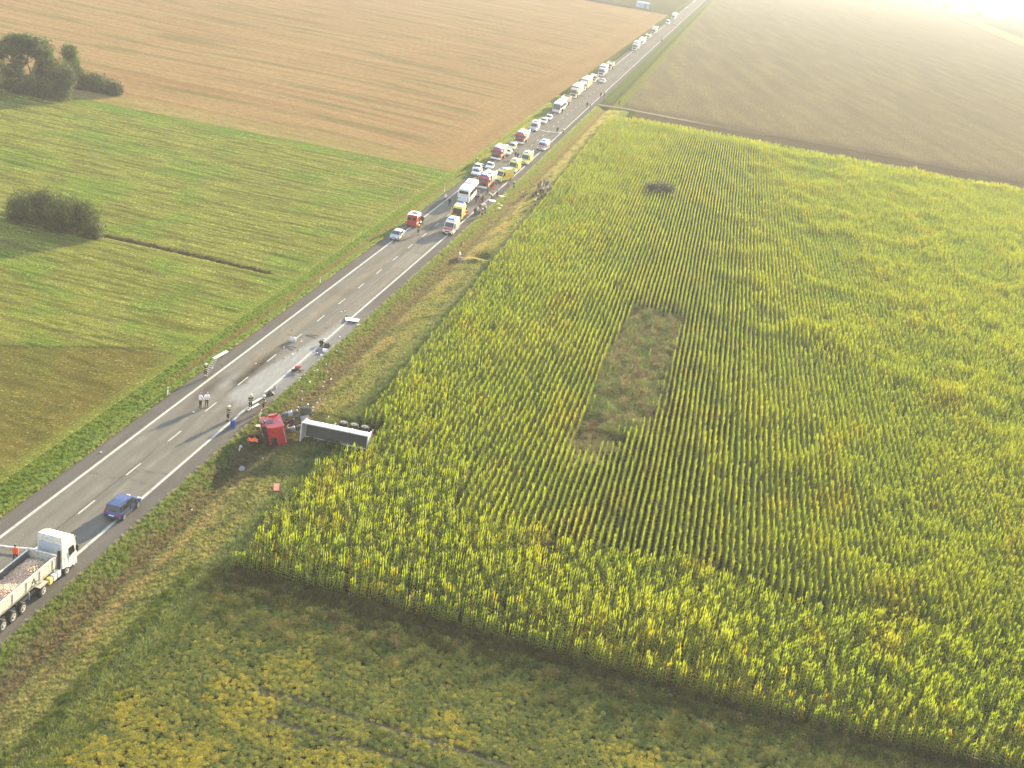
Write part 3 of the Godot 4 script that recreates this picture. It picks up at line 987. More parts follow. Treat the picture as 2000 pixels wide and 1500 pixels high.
func build_trees() -> void:
	var V := func(a: float, b: float, c: float) -> Vector3: return Vector3(a, b, c)
	var gr := "trees and bushes at the corner of the meadow"
	var dk := Color(0.030, 0.040, 0.018)
	var lt := Color(0.085, 0.105, 0.032)
	tree("willow_tree", "tall old willow with bare forking stems under a broad dark crown", "tree", -114.0, 262.5,
		[[Vector3(-3.2, 10.4, 0), Vector3(4.6, 2.4, 4.0)], [Vector3(2.2, 10.8, -1), Vector3(4.2, 2.5, 4.0)], [Vector3(-0.6, 12.2, 0.5), Vector3(3.8, 1.7, 3.6)], [Vector3(5.2, 9.0, 0.6), Vector3(2.5, 2.2, 2.5)], [Vector3(-6.6, 8.8, 0), Vector3(2.4, 2.0, 2.4)], [Vector3(4.2, 6.2, 0.2), Vector3(2.2, 1.5, 2.0)], [Vector3(-1.0, 7.6, 1.2), Vector3(2.2, 0.9, 1.6)], [Vector3(-5.2, 2.2, 1.5), Vector3(2.6, 2.2, 2.2)], [Vector3(-1.5, 1.6, 2.2), Vector3(2.8, 1.7, 1.8)], [Vector3(-8.5, 5.5, 0), Vector3(2.6, 3.6, 2.6)], [Vector3(-2.6, 5.0, 0.9), Vector3(3.2, 1.7, 1.8)]],
		20000, Vector2(0.62, 0.30), dk, Color(0.085, 0.12, 0.036),
		[[Vector3(-2.2, 0, 0), Vector3(-0.45, 1, 0.1), 4.0, 0.36, 3], [Vector3(-1.2, 0, 0.4), Vector3(-0.12, 1, 0), 4.3, 0.34, 3], [Vector3(0.2, 0, 0), Vector3(0.14, 1, -0.1), 4.2, 0.34, 3], [Vector3(1.4, 0, -0.3), Vector3(0.42, 1, 0.1), 4.0, 0.3, 3], [Vector3(2.4, 0, -0.3), Vector3(0.75, 1, 0.1), 3.8, 0.28, 3]], 101, gr)
	tree("willow_bush", "big rounded grey green willow bush right of the bare willow stems", "bush", -107.0, 262.5,
		[[Vector3(0, 3.6, 0), Vector3(4.6, 4.0, 3.6)], [Vector3(1.4, 6.4, 0), Vector3(3.2, 3.4, 3.0)], [Vector3(-4.0, 2.6, 0.3), Vector3(3.4, 3.0, 3.0)], [Vector3(3.0, 3.0, 1.0), Vector3(2.6, 3.0, 2.4)], [Vector3(-0.5, 1.3, 2.6), Vector3(3.0, 1.5, 1.4)], [Vector3(-6.5, 2.4, 0.4), Vector3(2.6, 2.2, 2.4)], [Vector3(3.6, 5.4, -0.6), Vector3(2.0, 2.6, 2.0)]],
		15000, Vector2(0.55, 0.27), Color(0.040, 0.052, 0.024), Color(0.125, 0.135, 0.055), [[Vector3.ZERO, Vector3(0.1, 1, 0), 3.0, 0.3, 2]], 102, gr)
	tree("round_bush", "olive green bush cut by the left edge of the photo", "bush", -117.5, 252.5,
		[[Vector3(0, 2.6, 0), Vector3(3.6, 3.0, 3.0)], [Vector3(1.2, 4.4, 0), Vector3(2.4, 2.4, 2.4)], [Vector3(-3.4, 3.0, 0), Vector3(3, 3.2, 3)]],
		8000, Vector2(0.5, 0.26), Color(0.035, 0.042, 0.016), Color(0.115, 0.110, 0.036), [[Vector3.ZERO, Vector3(0, 1, 0), 2.2, 0.2, 2]], 103, gr)
	tree("young_tree", "slender bright green tree rising behind the grey willow bush", "tree", -112.0, 279.0,
		[[Vector3(0, 5.6, 0), Vector3(2.6, 3.9, 2.6)], [Vector3(-0.8, 8.6, 0), Vector3(2.2, 2.0, 2.2)], [Vector3(1.6, 3.2, 0), Vector3(2.2, 2.6, 2.2)]],
		8000, Vector2(0.5, 0.26), Color(0.045, 0.072, 0.014), Color(0.135, 0.175, 0.03), [[Vector3.ZERO, Vector3(0.02, 1, 0), 5.0, 0.2, 2]], 104, gr)
	tree("low_bush", "low wide dark bush at the right end of the trees", "bush", -103.5, 279.5,
		[[Vector3(0, 1.8, 0), Vector3(4.2, 2.5, 3.0)], [Vector3(-3.2, 2.4, -0.5), Vector3(3.0, 2.4, 2.4)], [Vector3(3.2, 1.5, 0), Vector3(2.4, 1.9, 2.2)], [Vector3(-5.6, 1.6, 0.5), Vector3(2.6, 2.2, 2.4)]],
		11000, Vector2(0.5, 0.24), Color(0.034, 0.042, 0.018), Color(0.10, 0.108, 0.036), [[Vector3.ZERO, Vector3(0, 1, 0), 1.5, 0.18, 2]], 105, gr)
	tree("thicket_bush", "long dense dark thicket standing over the ditch in the meadow", "bush", -50.5, 171.5,
		[[Vector3(-5.2, 2.4, 0), Vector3(3.4, 3.2, 2.8)], [Vector3(-1.6, 2.9, 0.2), Vector3(3.6, 3.4, 3.0)], [Vector3(2.2, 2.7, 0), Vector3(3.4, 3.3, 2.9)], [Vector3(5.4, 2.2, 0.5), Vector3(2.7, 2.9, 2.5)], [Vector3(-7.4, 1.8, 0), Vector3(2.2, 2.4, 2.0)], [Vector3(6.6, 0.9, 1.1), Vector3(1.9, 1.3, 1.5)], [Vector3(-3.0, 3.9, -0.6), Vector3(2.0, 2.0, 1.8)], [Vector3(4.0, 3.6, -0.4), Vector3(1.9, 2.0, 1.8)], [Vector3(0.4, 1.2, 1.8), Vector3(3.4, 1.3, 1.5)]],
		26000, Vector2(0.42, 0.17), Color(0.036, 0.046, 0.014), Color(0.115, 0.122, 0.036), [[Vector3(-3, 0, 0), Vector3(-0.2, 1, 0), 2.2, 0.2, 2], [Vector3(2, 0, 0), Vector3(0.2, 1, 0), 2.2, 0.2, 2]], 106)
	tree("dark_bush", "small dark bush standing alone inside the maize field", "bush", 36.6, 285.2,
		[[Vector3(0, 1.7, 0), Vector3(2.8, 2.1, 2.4)], [Vector3(2.3, 1.8, -0.5), Vector3(1.9, 1.8, 1.8)], [Vector3(-2.3, 1.4, 0), Vector3(1.8, 1.6, 1.7)]],
		6200, Vector2(0.42, 0.2), Color(0.028, 0.030, 0.016), Color(0.085, 0.080, 0.042), [[Vector3.ZERO, Vector3(0, 1, 0), 1.2, 0.12, 1]], 107)
	# faint in the haze beyond the bare field
	for q in [[330.0, 2420.0, "broad round tree fading in the haze beyond the bare field", 9.0], [352.0, 2330.0, "hazy tree beside the pale grass strip at the upper right", 11.0], [375.0, 2460.0, "tall faint tree near the top right corner", 13.0], [398.0, 2250.0, "faint low tree nearest the top right corner", 8.0], [420.0, 2530.0, "farthest pale tree at the right edge of the haze", 12.0]]:
		tree("field_tree", q[2], "tree", q[0], q[1], [[Vector3(0, q[3] * 0.65, 0), Vector3(q[3] * 0.6, q[3] * 0.42, q[3] * 0.6)], [Vector3(q[3] * 0.5, q[3] * 0.5, 0), Vector3(q[3] * 0.45, q[3] * 0.35, q[3] * 0.4)]], 900, Vector2(2.2, 1.2), dk, lt, [[Vector3.ZERO, Vector3(0, 1, 0), q[3] * 0.4, 0.4, 1]], 110 + int(q[0]), "trees in the haze at the upper right")

# ------------------------------------------------------------------ vehicles (front towards -z, origin on the ground at the middle)
func wheel(o: Node3D, at: Vector3, r: float, w: float, rim: Material) -> void:
	var key := "wheel %.2f %.2f" % [r, w]
	if not shared.has(key):
		var b := MB.new()
		var rings := []
		for q in [[-0.5, 0.72], [-0.5, 0.93], [-0.36, 1.0], [0.36, 1.0], [0.5, 0.93], [0.5, 0.72]]:
			var ring := PackedVector3Array()
			for i in 14:
				var t := TAU * i / 14
				ring.append(Vector3(q[0] * w, -cos(t) * q[1] * r, sin(t) * q[1] * r))
			rings.append(ring)
		b.loft(rings, true)
		shared[key] = b.done()
		for s in [-1, 1]:
			var rim_rings := []
			for q in [[0.40, 0.60], [0.53, 0.62], [0.53, 0.48], [0.46, 0.40], [0.50, 0.24], [0.66, 0.20], [0.66, 0.02]]:
				var ring := PackedVector3Array()
				for i in 12:
					var t := TAU * i / 12
					ring.append(Vector3(s * q[0] * w, -cos(t) * q[1] * r, s * sin(t) * q[1] * r))
				rim_rings.append(ring)
			shared[key + " rim%d" % s] = MB.new().loft(rim_rings, true).done()
	var p := part("wheel", shared[key], mat("tyre", 0.022, 0.021, 0.02, 0.85), o, at)
	part("rim", shared[key + " rim%d" % int(signf(at.x))], rim, p)

func glass() -> StandardMaterial3D:
	var m := mat("window glass", 0.012, 0.015, 0.017, 0.06)
	m.metallic_specular = 0.6
	return m

func mirror_pair(o: Node3D, x: float, y: float, z: float, size := Vector3(0.2, 0.18, 0.12)) -> void:
	for s in [-1, 1]: part("wing_mirror", bx(Vector3(s * (x + size.x * 0.5), y, z), size, 0.02), mat("black plastic", 0.02, 0.02, 0.02, 0.5), o)

func lamp_pair(o: Node3D, called: String, x: float, y: float, z: float, size: Vector3, m: Material) -> void:
	for s in [-1, 1]: part(called, bx(Vector3(s * x, y, z), size, 0.02), m, o)

func plate(o: Node3D, y: float, z: float) -> void:
	part("number_plate", bx(Vector3(0, y, z), Vector3(0.52, 0.115, 0.02)), mat("number plate", 0.75, 0.75, 0.72, 0.4), o)

func headlamp() -> Material: return mat("headlamp glass", 0.62, 0.64, 0.66, 0.12)
func redlamp() -> Material: return mat("tail lamp", 0.42, 0.015, 0.012, 0.2)
func blue() -> Material: return mat("blue beacon", 0.03, 0.10, 0.75, 0.15)
func black() -> Material: return mat("black plastic", 0.02, 0.02, 0.02, 0.5)
func steel() -> Material: return mat("worn steel", 0.34, 0.34, 0.33, 0.5, 0.35)

# style: hatch, estate, sedan or mpv
func car(called: String, label: String, body: Material, style := "hatch", L := 4.3, W := 1.76, H := 1.48, group := "", beacon := false) -> Node3D:
	var o := thing(called, label, "car", group)
	var f := -L / 2
	var h := W / 2
	var p := []
	var cowl := Vector3(f + 1.05, 0.96, h - 0.07)
	var roof0 := Vector3(f + 1.85, H - 0.04, h - 0.24)
	var roof1 := Vector3(L / 2 - 0.75, H - 0.03, h - 0.24)
	var tail := Vector3(L / 2 - 0.16, 0.98, h - 0.10)
	if style == "mpv":
		cowl = Vector3(f + 0.9, 1.05, h - 0.06); roof0 = Vector3(f + 1.7, H - 0.05, h - 0.2); roof1 = Vector3(L / 2 - 0.36, H - 0.06, h - 0.22); tail = Vector3(L / 2 - 0.10, 1.0, h - 0.07)
	if style == "estate":
		roof1 = Vector3(L / 2 - 0.45, H - 0.05, h - 0.24); tail = Vector3(L / 2 - 0.12, 0.98, h - 0.1)
	if style == "sedan":
		roof1 = Vector3(L / 2 - 1.35, H - 0.04, h - 0.26); tail = Vector3(L / 2 - 0.75, 1.02, h - 0.12)
	p = [Vector3(f + 0.05, 0.28, h - 0.16), Vector3(f, 0.42, h - 0.14), Vector3(f + 0.02, 0.62, h - 0.1), Vector3(f + 0.22, 0.78, h - 0.06), Vector3(f + 0.6, 0.89, h - 0.04), cowl, roof0, Vector3((roof0.x + roof1.x) / 2, H, h - 0.25), roof1, tail]
	if style == "sedan": p.append(Vector3(L / 2 - 0.1, 0.96, h - 0.12))
	p.append_array([Vector3(L / 2 - 0.01, 0.72, h - 0.08), Vector3(L / 2, 0.45, h - 0.1), Vector3(L / 2 - 0.06, 0.3, h - 0.14), Vector3(L / 2 - 1.0, 0.24, h - 0.04), Vector3(f + 1.0, 0.24, h - 0.04)])
	part("body", MB.new().hull(p).done(), body, o)
	var g := glass()
	var e := 0.02
	var a := cowl.lerp(roof0, 0.08)
	var b := cowl.lerp(roof0, 0.92)
	part("windscreen", MB.new().pane(Vector3(-a.z + 0.06, a.y, a.x), Vector3(a.z - 0.06, a.y, a.x), Vector3(b.z - 0.05, b.y, b.x), Vector3(-b.z + 0.05, b.y, b.x), Vector3(0, 1, -1), e).done(), g, o)
	a = tail.lerp(roof1, 0.15)
	b = tail.lerp(roof1, 0.92)
	part("rear_window", MB.new().pane(Vector3(-a.z + 0.08, a.y, a.x), Vector3(a.z - 0.08, a.y, a.x), Vector3(b.z - 0.08, b.y, b.x), Vector3(-b.z + 0.08, b.y, b.x), Vector3(0, 1, 1), e).done(), g, o)
	var z0 := cowl.x + 0.28
	var z1 := tail.x - 0.15
	var t0 := roof0.x + 0.06
	var t1 := roof1.x - 0.02
	for s in [-1, 1]:
		var n := 3 if style in ["estate", "mpv"] else 2
		for i in n:
			var u0 := float(i) / n + (0.015 if i else 0.0)
			var u1 := float(i + 1) / n - 0.015
			var yl := 1.0
			var yh := H - 0.13
			var xl := lerpf(cowl.z, roof0.z, 0.1) + 0.0
			var xh := roof0.z + 0.045
			part("side_window", MB.new().pane(Vector3(s * xl, yl, lerpf(z0, z1, u0)), Vector3(s * xl, yl, lerpf(z0, z1, u1)), Vector3(s * xh, yh, lerpf(t0, t1, u1)), Vector3(s * xh, yh, lerpf(t0, t1, u0)), Vector3(s, 0.3, 0), 0.022).done(), g, o)
		part("door_handle", bx(Vector3(s * (h - 0.03), 0.84, 0.15), Vector3(0.03, 0.04, 0.2)), body, o)
		part("sill", bx(Vector3(s * (h - 0.035), 0.27, 0.05), Vector3(0.05, 0.1, L - 2.0)), black(), o)
	lamp_pair(o, "headlight", h - 0.33, 0.70, f + 0.1, Vector3(0.36, 0.14, 0.16), headlamp())
	lamp_pair(o, "tail_light", h - 0.2, 0.86, L / 2 - 0.09, Vector3(0.2, 0.34, 0.16), redlamp())
	part("grille", bx(Vector3(0, 0.55, f + 0.02), Vector3(0.8, 0.16, 0.06)), black(), o)
	part("bumper", bx(Vector3(0, 0.4, f + 0.03), Vector3(W - 0.34, 0.14, 0.12), 0.03), black(), o)
	part("bumper", bx(Vector3(0, 0.42, L / 2 - 0.02), Vector3(W - 0.3, 0.16, 0.1), 0.03), black(), o)
	plate(o, 0.45, f - 0.035)
	plate(o, 0.68 if style != "sedan" else 0.6, L / 2 + 0.012)
	mirror_pair(o, h - 0.08, 1.0, cowl.x + 0.35, Vector3(0.18, 0.13, 0.1))
	var rim := mat("alloy", 0.42, 0.42, 0.42, 0.35, 0.6)
	for s in [-1, 1]:
		for z in [f + 0.82, L / 2 - 0.85]: wheel(o, Vector3(s * (h - 0.10), 0.31, z), 0.31, 0.2, rim)
	if style == "mpv":   # near enough to show its trim
		for s in [-1, 1]:
			for z in [cowl.x + 0.3, 0.15, tail.x - 0.75]: part("door_gap", bx(Vector3(s * (h - 0.028), 0.66, z), Vector3(0.05, 0.62, 0.025)), black(), o)
			part("rub_strip", bx(Vector3(s * (h - 0.022), 0.58, 0.0), Vector3(0.06, 0.07, L - 2.2)), black(), o)
			part("roof_rail", MB.new().tube(Vector3(s * (h - 0.3), H + 0.05, roof0.x + 0.3), Vector3(s * (h - 0.3), H + 0.03, roof1.x - 0.2), 0.025, 0.025, 5).done(), black(), o)
		part("rear_wiper", bx(Vector3(0.1, 1.15, L / 2 - 0.08), Vector3(0.5, 0.03, 0.05)), black(), o)
		part("aerial", MB.new().tube(Vector3(0, H, roof1.x - 0.3), Vector3(0, H + 0.35, roof1.x + 0.05), 0.012, 0.008, 4).done(), black(), o)
	if beacon:
		part("light_bar", bx(Vector3(0, H + 0.07, roof0.x + 0.45), Vector3(1.1, 0.12, 0.25), 0.03), blue(), o)
		for s in [-1, 1]: part("side_stripe", bx(Vector3(s * (h - 0.015), 0.66, 0.0), Vector3(0.03, 0.12, L - 1.2)), mat("police green", 0.05, 0.32, 0.10, 0.5), o)
	return o

# a van: its livery a list of [part name, y, height, material] bands along both sides
func van(called: String, label: String, category: String, body: Material, hood: Material, bands: Array, L := 5.9, W := 2.0, H := 2.65, beacons := true, group := "", open_back := false) -> Node3D:
	var o := thing(called, label, category, group)
	var f := -L / 2
	var h := W / 2
	var p := [Vector3(f + 0.08, 0.32, h - 0.14), Vector3(f, 0.5, h - 0.12), Vector3(f + 0.03, 0.8, h - 0.1), Vector3(f + 0.28, 1.02, h - 0.07), Vector3(f + 1.0, 1.26, h - 0.03), Vector3(f + 1.72, H - 0.42, h - 0.10), Vector3(f + 2.15, H - 0.1, h - 0.13), Vector3(f + 2.6, H, h - 0.14), Vector3(L / 2 - 0.15, H, h - 0.14), Vector3(L / 2 - 0.03, H - 0.1, h - 0.12), Vector3(L / 2, 1.2, h - 0.02), Vector3(L / 2, 0.4, h - 0.05), Vector3(f + 1.0, 0.36, h)]
	part("body", MB.new().hull(p).done(), body, o)
	if hood != body:
		part("bonnet", MB.new().pane(Vector3(-h + 0.12, 1.04, f + 0.28), Vector3(h - 0.12, 1.04, f + 0.28), Vector3(h - 0.10, 1.25, f + 0.98), Vector3(-h + 0.10, 1.25, f + 0.98), Vector3(0, 1, -0.3), 0.02).done(), hood, o)
		part("front_panel", MB.new().pane(Vector3(-h + 0.14, 0.56, f + 0.0), Vector3(h - 0.14, 0.56, f + 0.0), Vector3(h - 0.12, 1.0, f + 0.26), Vector3(-h + 0.12, 1.0, f + 0.26), Vector3(0, 0.4, -1), 0.02).done(), hood, o)
	var g := glass()
	part("windscreen", MB.new().pane(Vector3(-h + 0.14, 1.33, f + 1.06), Vector3(h - 0.14, 1.33, f + 1.06), Vector3(h - 0.2, H - 0.47, f + 1.68), Vector3(-h + 0.2, H - 0.47, f + 1.68), Vector3(0, 1, -1), 0.025).done(), g, o)
	for s in [-1, 1]:
		part("side_window", MB.new().pane(Vector3(s * (h - 0.02), 1.34, f + 1.3), Vector3(s * (h - 0.02), 1.34, f + 2.25), Vector3(s * (h - 0.1), H - 0.5, f + 2.25), Vector3(s * (h - 0.1), H - 0.5, f + 1.85), Vector3(s, 0.2, 0), 0.03).done(), g, o)
		part("sliding_door", bx(Vector3(s * (h - 0.012), 1.28, f + 3.0), Vector3(0.03, 1.5, 1.2)), body, o)
		for b in bands:
			part(b[0], bx(Vector3(s * (h - 0.02 - (0.05 if b[1] > 1.6 else 0.0)), b[1], f + 2.4 + (L - 2.6) / 2), Vector3(0.05, b[2], L - 2.6)), b[3], o)
		wheel(o, Vector3(s * (h - 0.14), 0.35, f + 0.95), 0.35, 0.24, steel())
		wheel(o, Vector3(s * (h - 0.14), 0.35, L / 2 - 1.15), 0.35, 0.24, steel())
		if open_back:
			var turn := 0.0
			part("rear_door", bx(Vector3(s * (h + 0.16), 1.45, L / 2 + 0.36), Vector3(0.06, 1.9, 0.8), 0.02), body, o)
		else:
			part("rear_door", bx(Vector3(s * (h / 2 - 0.03), 1.35, L / 2 + 0.0), Vector3(h - 0.12, 1.7, 0.04)), hood, o)
			part("rear_window", bx(Vector3(s * (h / 2 - 0.03), 1.75, L / 2 + 0.012), Vector3(h - 0.32, 0.6, 0.04)), g, o)
	if open_back:
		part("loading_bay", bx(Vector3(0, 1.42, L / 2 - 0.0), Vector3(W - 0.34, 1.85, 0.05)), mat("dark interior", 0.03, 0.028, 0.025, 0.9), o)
		part("stretcher_rack", bx(Vector3(-0.35, 0.9, L / 2 + 0.03), Vector3(0.7, 0.5, 0.1)), mat("ochre cabinet", 0.42, 0.22, 0.05, 0.6), o)
	lamp_pair(o, "headlight", h - 0.3, 0.86, f + 0.09, Vector3(0.34, 0.24, 0.2), headlamp())
	lamp_pair(o, "tail_light", h - 0.10, 1.0, L / 2 + 0.0, Vector3(0.14, 0.5, 0.06), redlamp())
	part("grille", bx(Vector3(0, 0.78, f + 0.06), Vector3(0.9, 0.2, 0.1)), black(), o)
	part("bumper", bx(Vector3(0, 0.46, f + 0.02), Vector3(W - 0.2, 0.26, 0.16), 0.04), black(), o)
	part("bumper", bx(Vector3(0, 0.42, L / 2 + 0.02), Vector3(W - 0.2, 0.14, 0.14), 0.03), black(), o)
	plate(o, 0.5, f - 0.075)
	mirror_pair(o, h - 0.02, 1.45, f + 1.25, Vector3(0.2, 0.34, 0.14))
	if beacons:
		part("light_bar", bx(Vector3(0, H + 0.06, f + 2.5), Vector3(1.4, 0.16, 0.34), 0.04), blue(), o)
		lamp_pair(o, "rear_beacon", h - 0.35, H + 0.05, L / 2 - 0.3, Vector3(0.22, 0.14, 0.22), blue())
		part("roof_hatch", bx(Vector3(0, H + 0.03, 0.9), Vector3(0.7, 0.08, 0.7), 0.02), mat("grey plastic", 0.30, 0.30, 0.30, 0.6), o)
	return o

func emblem(o: Node3D, at: Vector3, m: Material, size := 0.6) -> void:   # six-armed star on the flank
	var b := MB.new()
	for k in 3: b.box(at, Vector3(0.03, size, size * 0.2), Basis(Vector3.RIGHT, PI / 3 * k))
	part("emblem", b.done(), m, o)

func cab(o: Node3D, body: Material, z0: float, L: float, W: float, H: float, rear_open := true) -> void:
	var h := W / 2
	var p := [Vector3(z0 + 0.06, 0.45, h - 0.08), Vector3(z0, 0.8, h - 0.06), Vector3(z0 + 0.02, 1.7, h - 0.04), Vector3(z0 + 0.22, H - 0.75, h - 0.08), Vector3(z0 + 0.42, H - 0.25, h - 0.12), Vector3(z0 + 0.9, H - 0.02, h - 0.16), Vector3(z0 + L - 0.1, H, h - 0.16), Vector3(z0 + L, H - 0.1, h - 0.14), Vector3(z0 + L, 1.0, h - 0.06), Vector3(z0 + L - 0.25, 0.95, h - 0.02), Vector3(z0 + L - 0.5, 0.95, h), Vector3(z0 + 0.75, 0.5, h)]
	part("cab", MB.new().hull(p).done(), body, o)
	var g := glass()
	part("windscreen", MB.new().pane(Vector3(-h + 0.12, 1.78, z0 + 0.04), Vector3(h - 0.12, 1.78, z0 + 0.04), Vector3(h - 0.16, H - 0.8, z0 + 0.20), Vector3(-h + 0.16, H - 0.8, z0 + 0.20), Vector3(0, 0.2, -1), 0.025).done(), g, o)
	part("sun_visor", bx(Vector3(0, H - 0.62, z0 + 0.12), Vector3(W - 0.3, 0.12, 0.3), 0.03), black(), o)
	part("grille", bx(Vector3(0, 1.2, z0 - 0.0), Vector3(W - 0.8, 0.7, 0.05)), black(), o)
	part("bumper", bx(Vector3(0, 0.58, z0 + 0.02), Vector3(W - 0.08, 0.34, 0.22), 0.05), body, o)
	lamp_pair(o, "headlight", h - 0.36, 0.78, z0 - 0.06, Vector3(0.4, 0.16, 0.1), headlamp())
	plate(o, 0.55, z0 - 0.10)
	for s in [-1, 1]:
		part("side_window", MB.new().pane(Vector3(s * (h - 0.03), 1.85, z0 + 0.4), Vector3(s * (h - 0.03), 1.85, z0 + 1.25), Vector3(s * (h - 0.08), 2.55, z0 + 1.25), Vector3(s * (h - 0.08), 2.55, z0 + 0.55), Vector3(s, 0.1, 0), 0.03).done(), g, o)
		part("door", bx(Vector3(s * (h - 0.014), 1.42, z0 + 0.86), Vector3(0.035, 0.8, 0.95)), body, o)
		part("step", bx(Vector3(s * (h - 0.05), 0.5, z0 + 0.8), Vector3(0.1, 0.3, 0.4)), black(), o)
	mirror_pair(o, h + 0.02, 2.15, z0 + 0.28, Vector3(0.22, 0.55, 0.16))

func open_tub(o: Node3D, m: Material, inside: Material, z0: float, z1: float, W: float, y0: float, y1: float) -> void:
	# an open tipping body: floor, side walls leaning in below, headboard and tailgate
	var h := W / 2
	var g := h - 0.22
	part("tub_floor", bx(Vector3(0, y0 + 0.05, (z0 + z1) / 2), Vector3(g * 2, 0.1, z1 - z0 - 0.1)), inside, o)
	for s in [-1, 1]:
		var b := MB.new()
		var rings := []
		for z in [z0, z1]:
			rings.append(PackedVector3Array([Vector3(s * g, y0, z), Vector3(s * h, y0 + 0.45, z), Vector3(s * h, y1 - 0.12, z), Vector3(s * (h + 0.05), y1 - 0.12, z), Vector3(s * (h + 0.05), y1, z), Vector3(s * (h - 0.08), y1, z), Vector3(s * (h - 0.08), y0 + 0.47, z), Vector3(s * (g - 0.08), y0 + 0.08, z)]))
		b.loft(rings)
		part("tub_side", b.done(), m, o)
		var lining := MB.new().pane(Vector3(s * (h - 0.085), y0 + 0.48, z0 + 0.1), Vector3(s * (h - 0.085), y0 + 0.48, z1 - 0.1), Vector3(s * (h - 0.085), y1 - 0.04, z1 - 0.1), Vector3(s * (h - 0.085), y1 - 0.04, z0 + 0.1), Vector3(-s, 0, 0), 0.012)
		part("lining", lining.done(), inside, o)
		for k in 5:
			part("rib", bx(Vector3(s * (h + 0.02), (y0 + y1) / 2 + 0.12, lerpf(z0 + 0.3, z1 - 0.3, k / 4.0)), Vector3(0.05, y1 - y0 - 0.6, 0.08)), m, o)
	part("headboard", MB.new().pane(Vector3(-h, y0 + 0.02, z0), Vector3(h, y0 + 0.02, z0), Vector3(h, y1 - 0.003, z0 - 0.12), Vector3(-h, y1 - 0.003, z0 - 0.12), Vector3(0, 0, -1), 0.05).done(), m, o)
	part("tailgate", bx(Vector3(0, (y0 + y1) / 2 - 0.03, z1 + 0.05), Vector3(W - 0.02, y1 - y0 - 0.1, 0.1), 0.02), m, o)

func chassis(o: Node3D, z0: float, z1: float, y := 0.85) -> void:
	for s in [-1, 1]: part("chassis_rail", bx(Vector3(s * 0.42, y, (z0 + z1) / 2), Vector3(0.12, 0.24, z1 - z0)), mat("chassis", 0.035, 0.034, 0.033, 0.8), o)

func tractor(o: Node3D, paint_m: Material, wrecked: bool) -> void:
	# z = 0 at the front bumper
	cab(o, paint_m, 0.0, 2.25, 2.5, 3.65)
	var cream := mat("dusty wheel", 0.44, 0.41, 0.35, 0.8)
	var rim := mat("dark wheel", 0.16, 0.16, 0.16, 0.7) if wrecked else cream
	var pale := mat("pale tank", 0.52, 0.52, 0.50, 0.6)
	if wrecked:
		part("roof_hatch", bx(Vector3(-0.55, 3.66, 0.85), Vector3(0.95, 0.05, 0.62), 0.02), glass(), o)
		part("roof_rib", bx(Vector3(0.1, 3.67, 1.75), Vector3(1.9, 0.06, 0.1)), paint_m, o)
		part("roof_rail", MB.new().tube(Vector3(-0.9, 3.7, 2.1), Vector3(0.95, 3.75, 2.05), 0.05, 0.05, 6).done(), steel(), o)
	else:
		part("roof_deflector", MB.new().hull([Vector3(0.75, 3.62, 0.9), Vector3(1.5, 3.95, 1.02), Vector3(2.3, 4.02, 1.08), Vector3(2.3, 3.6, 1.1)]).done(), paint_m, o)
	var back := mat("cab back", 0.36, 0.41, 0.47, 0.5) if not wrecked else black()
	part("cab_back_panel", bx(Vector3(0, 2.2, 2.262), Vector3(2.05, 2.2, 0.03)), back, o)
	for y in [1.9, 2.5]: part("panel_groove", bx(Vector3(0, y, 2.282), Vector3(1.9, 0.03, 0.02)), mat("groove", 0.2, 0.23, 0.27, 0.7), o)
	part("exhaust_stack", MB.new().tube(Vector3(0.95, 1.0, 2.42), Vector3(0.95, 2.75, 2.42), 0.13, 0.13, 8).done(), black(), o)
	part("air_line", MB.new().tube(Vector3(0.3, 1.7, 2.3), Vector3(-0.2, 1.25, 3.3), 0.03, 0.03, 5).done(), black(), o)
	chassis(o, 1.2, 6.0)
	part("gearbox", bx(Vector3(0, 0.75, 2.9), Vector3(0.6, 0.6, 1.6), 0.1), mat("chassis", 0.035, 0.034, 0.033, 0.8), o)
	part("coupling_plate", bx(Vector3(0, 1.08, 4.9), Vector3(0.9, 0.1, 1.0), 0.02), steel(), o)
	for s in [-1, 1]:
		for k in 3: part("side_tank", bx(Vector3(s * 1.0, 0.82, 2.75 + 0.62 * k), Vector3(0.48, 0.52, 0.56), 0.08), mat("yellow tank", 0.55, 0.46, 0.10, 0.6) if k == 2 and not wrecked else ((steel() if k == 1 else mat("grimy tank", 0.07, 0.07, 0.07, 0.6)) if wrecked else pale), o)
		wheel(o, Vector3(s * 1.02, 0.5, 1.4), 0.5, 0.32, rim)
		wheel(o, Vector3(s * 0.96, 0.5, 5.1), 0.5, 0.52, rim)
		part("mudguard", bx(Vector3(s * 0.98, 1.08, 5.1), Vector3(0.56, 0.05, 1.2), 0.0), black() if wrecked else cream, o)
	for z in [1.4, 5.1]: part("axle", MB.new().tube(Vector3(-0.9, 0.5, z), Vector3(0.9, 0.5, z), 0.09, 0.09, 8).done(), mat("chassis", 0.035, 0.034, 0.033, 0.8), o)

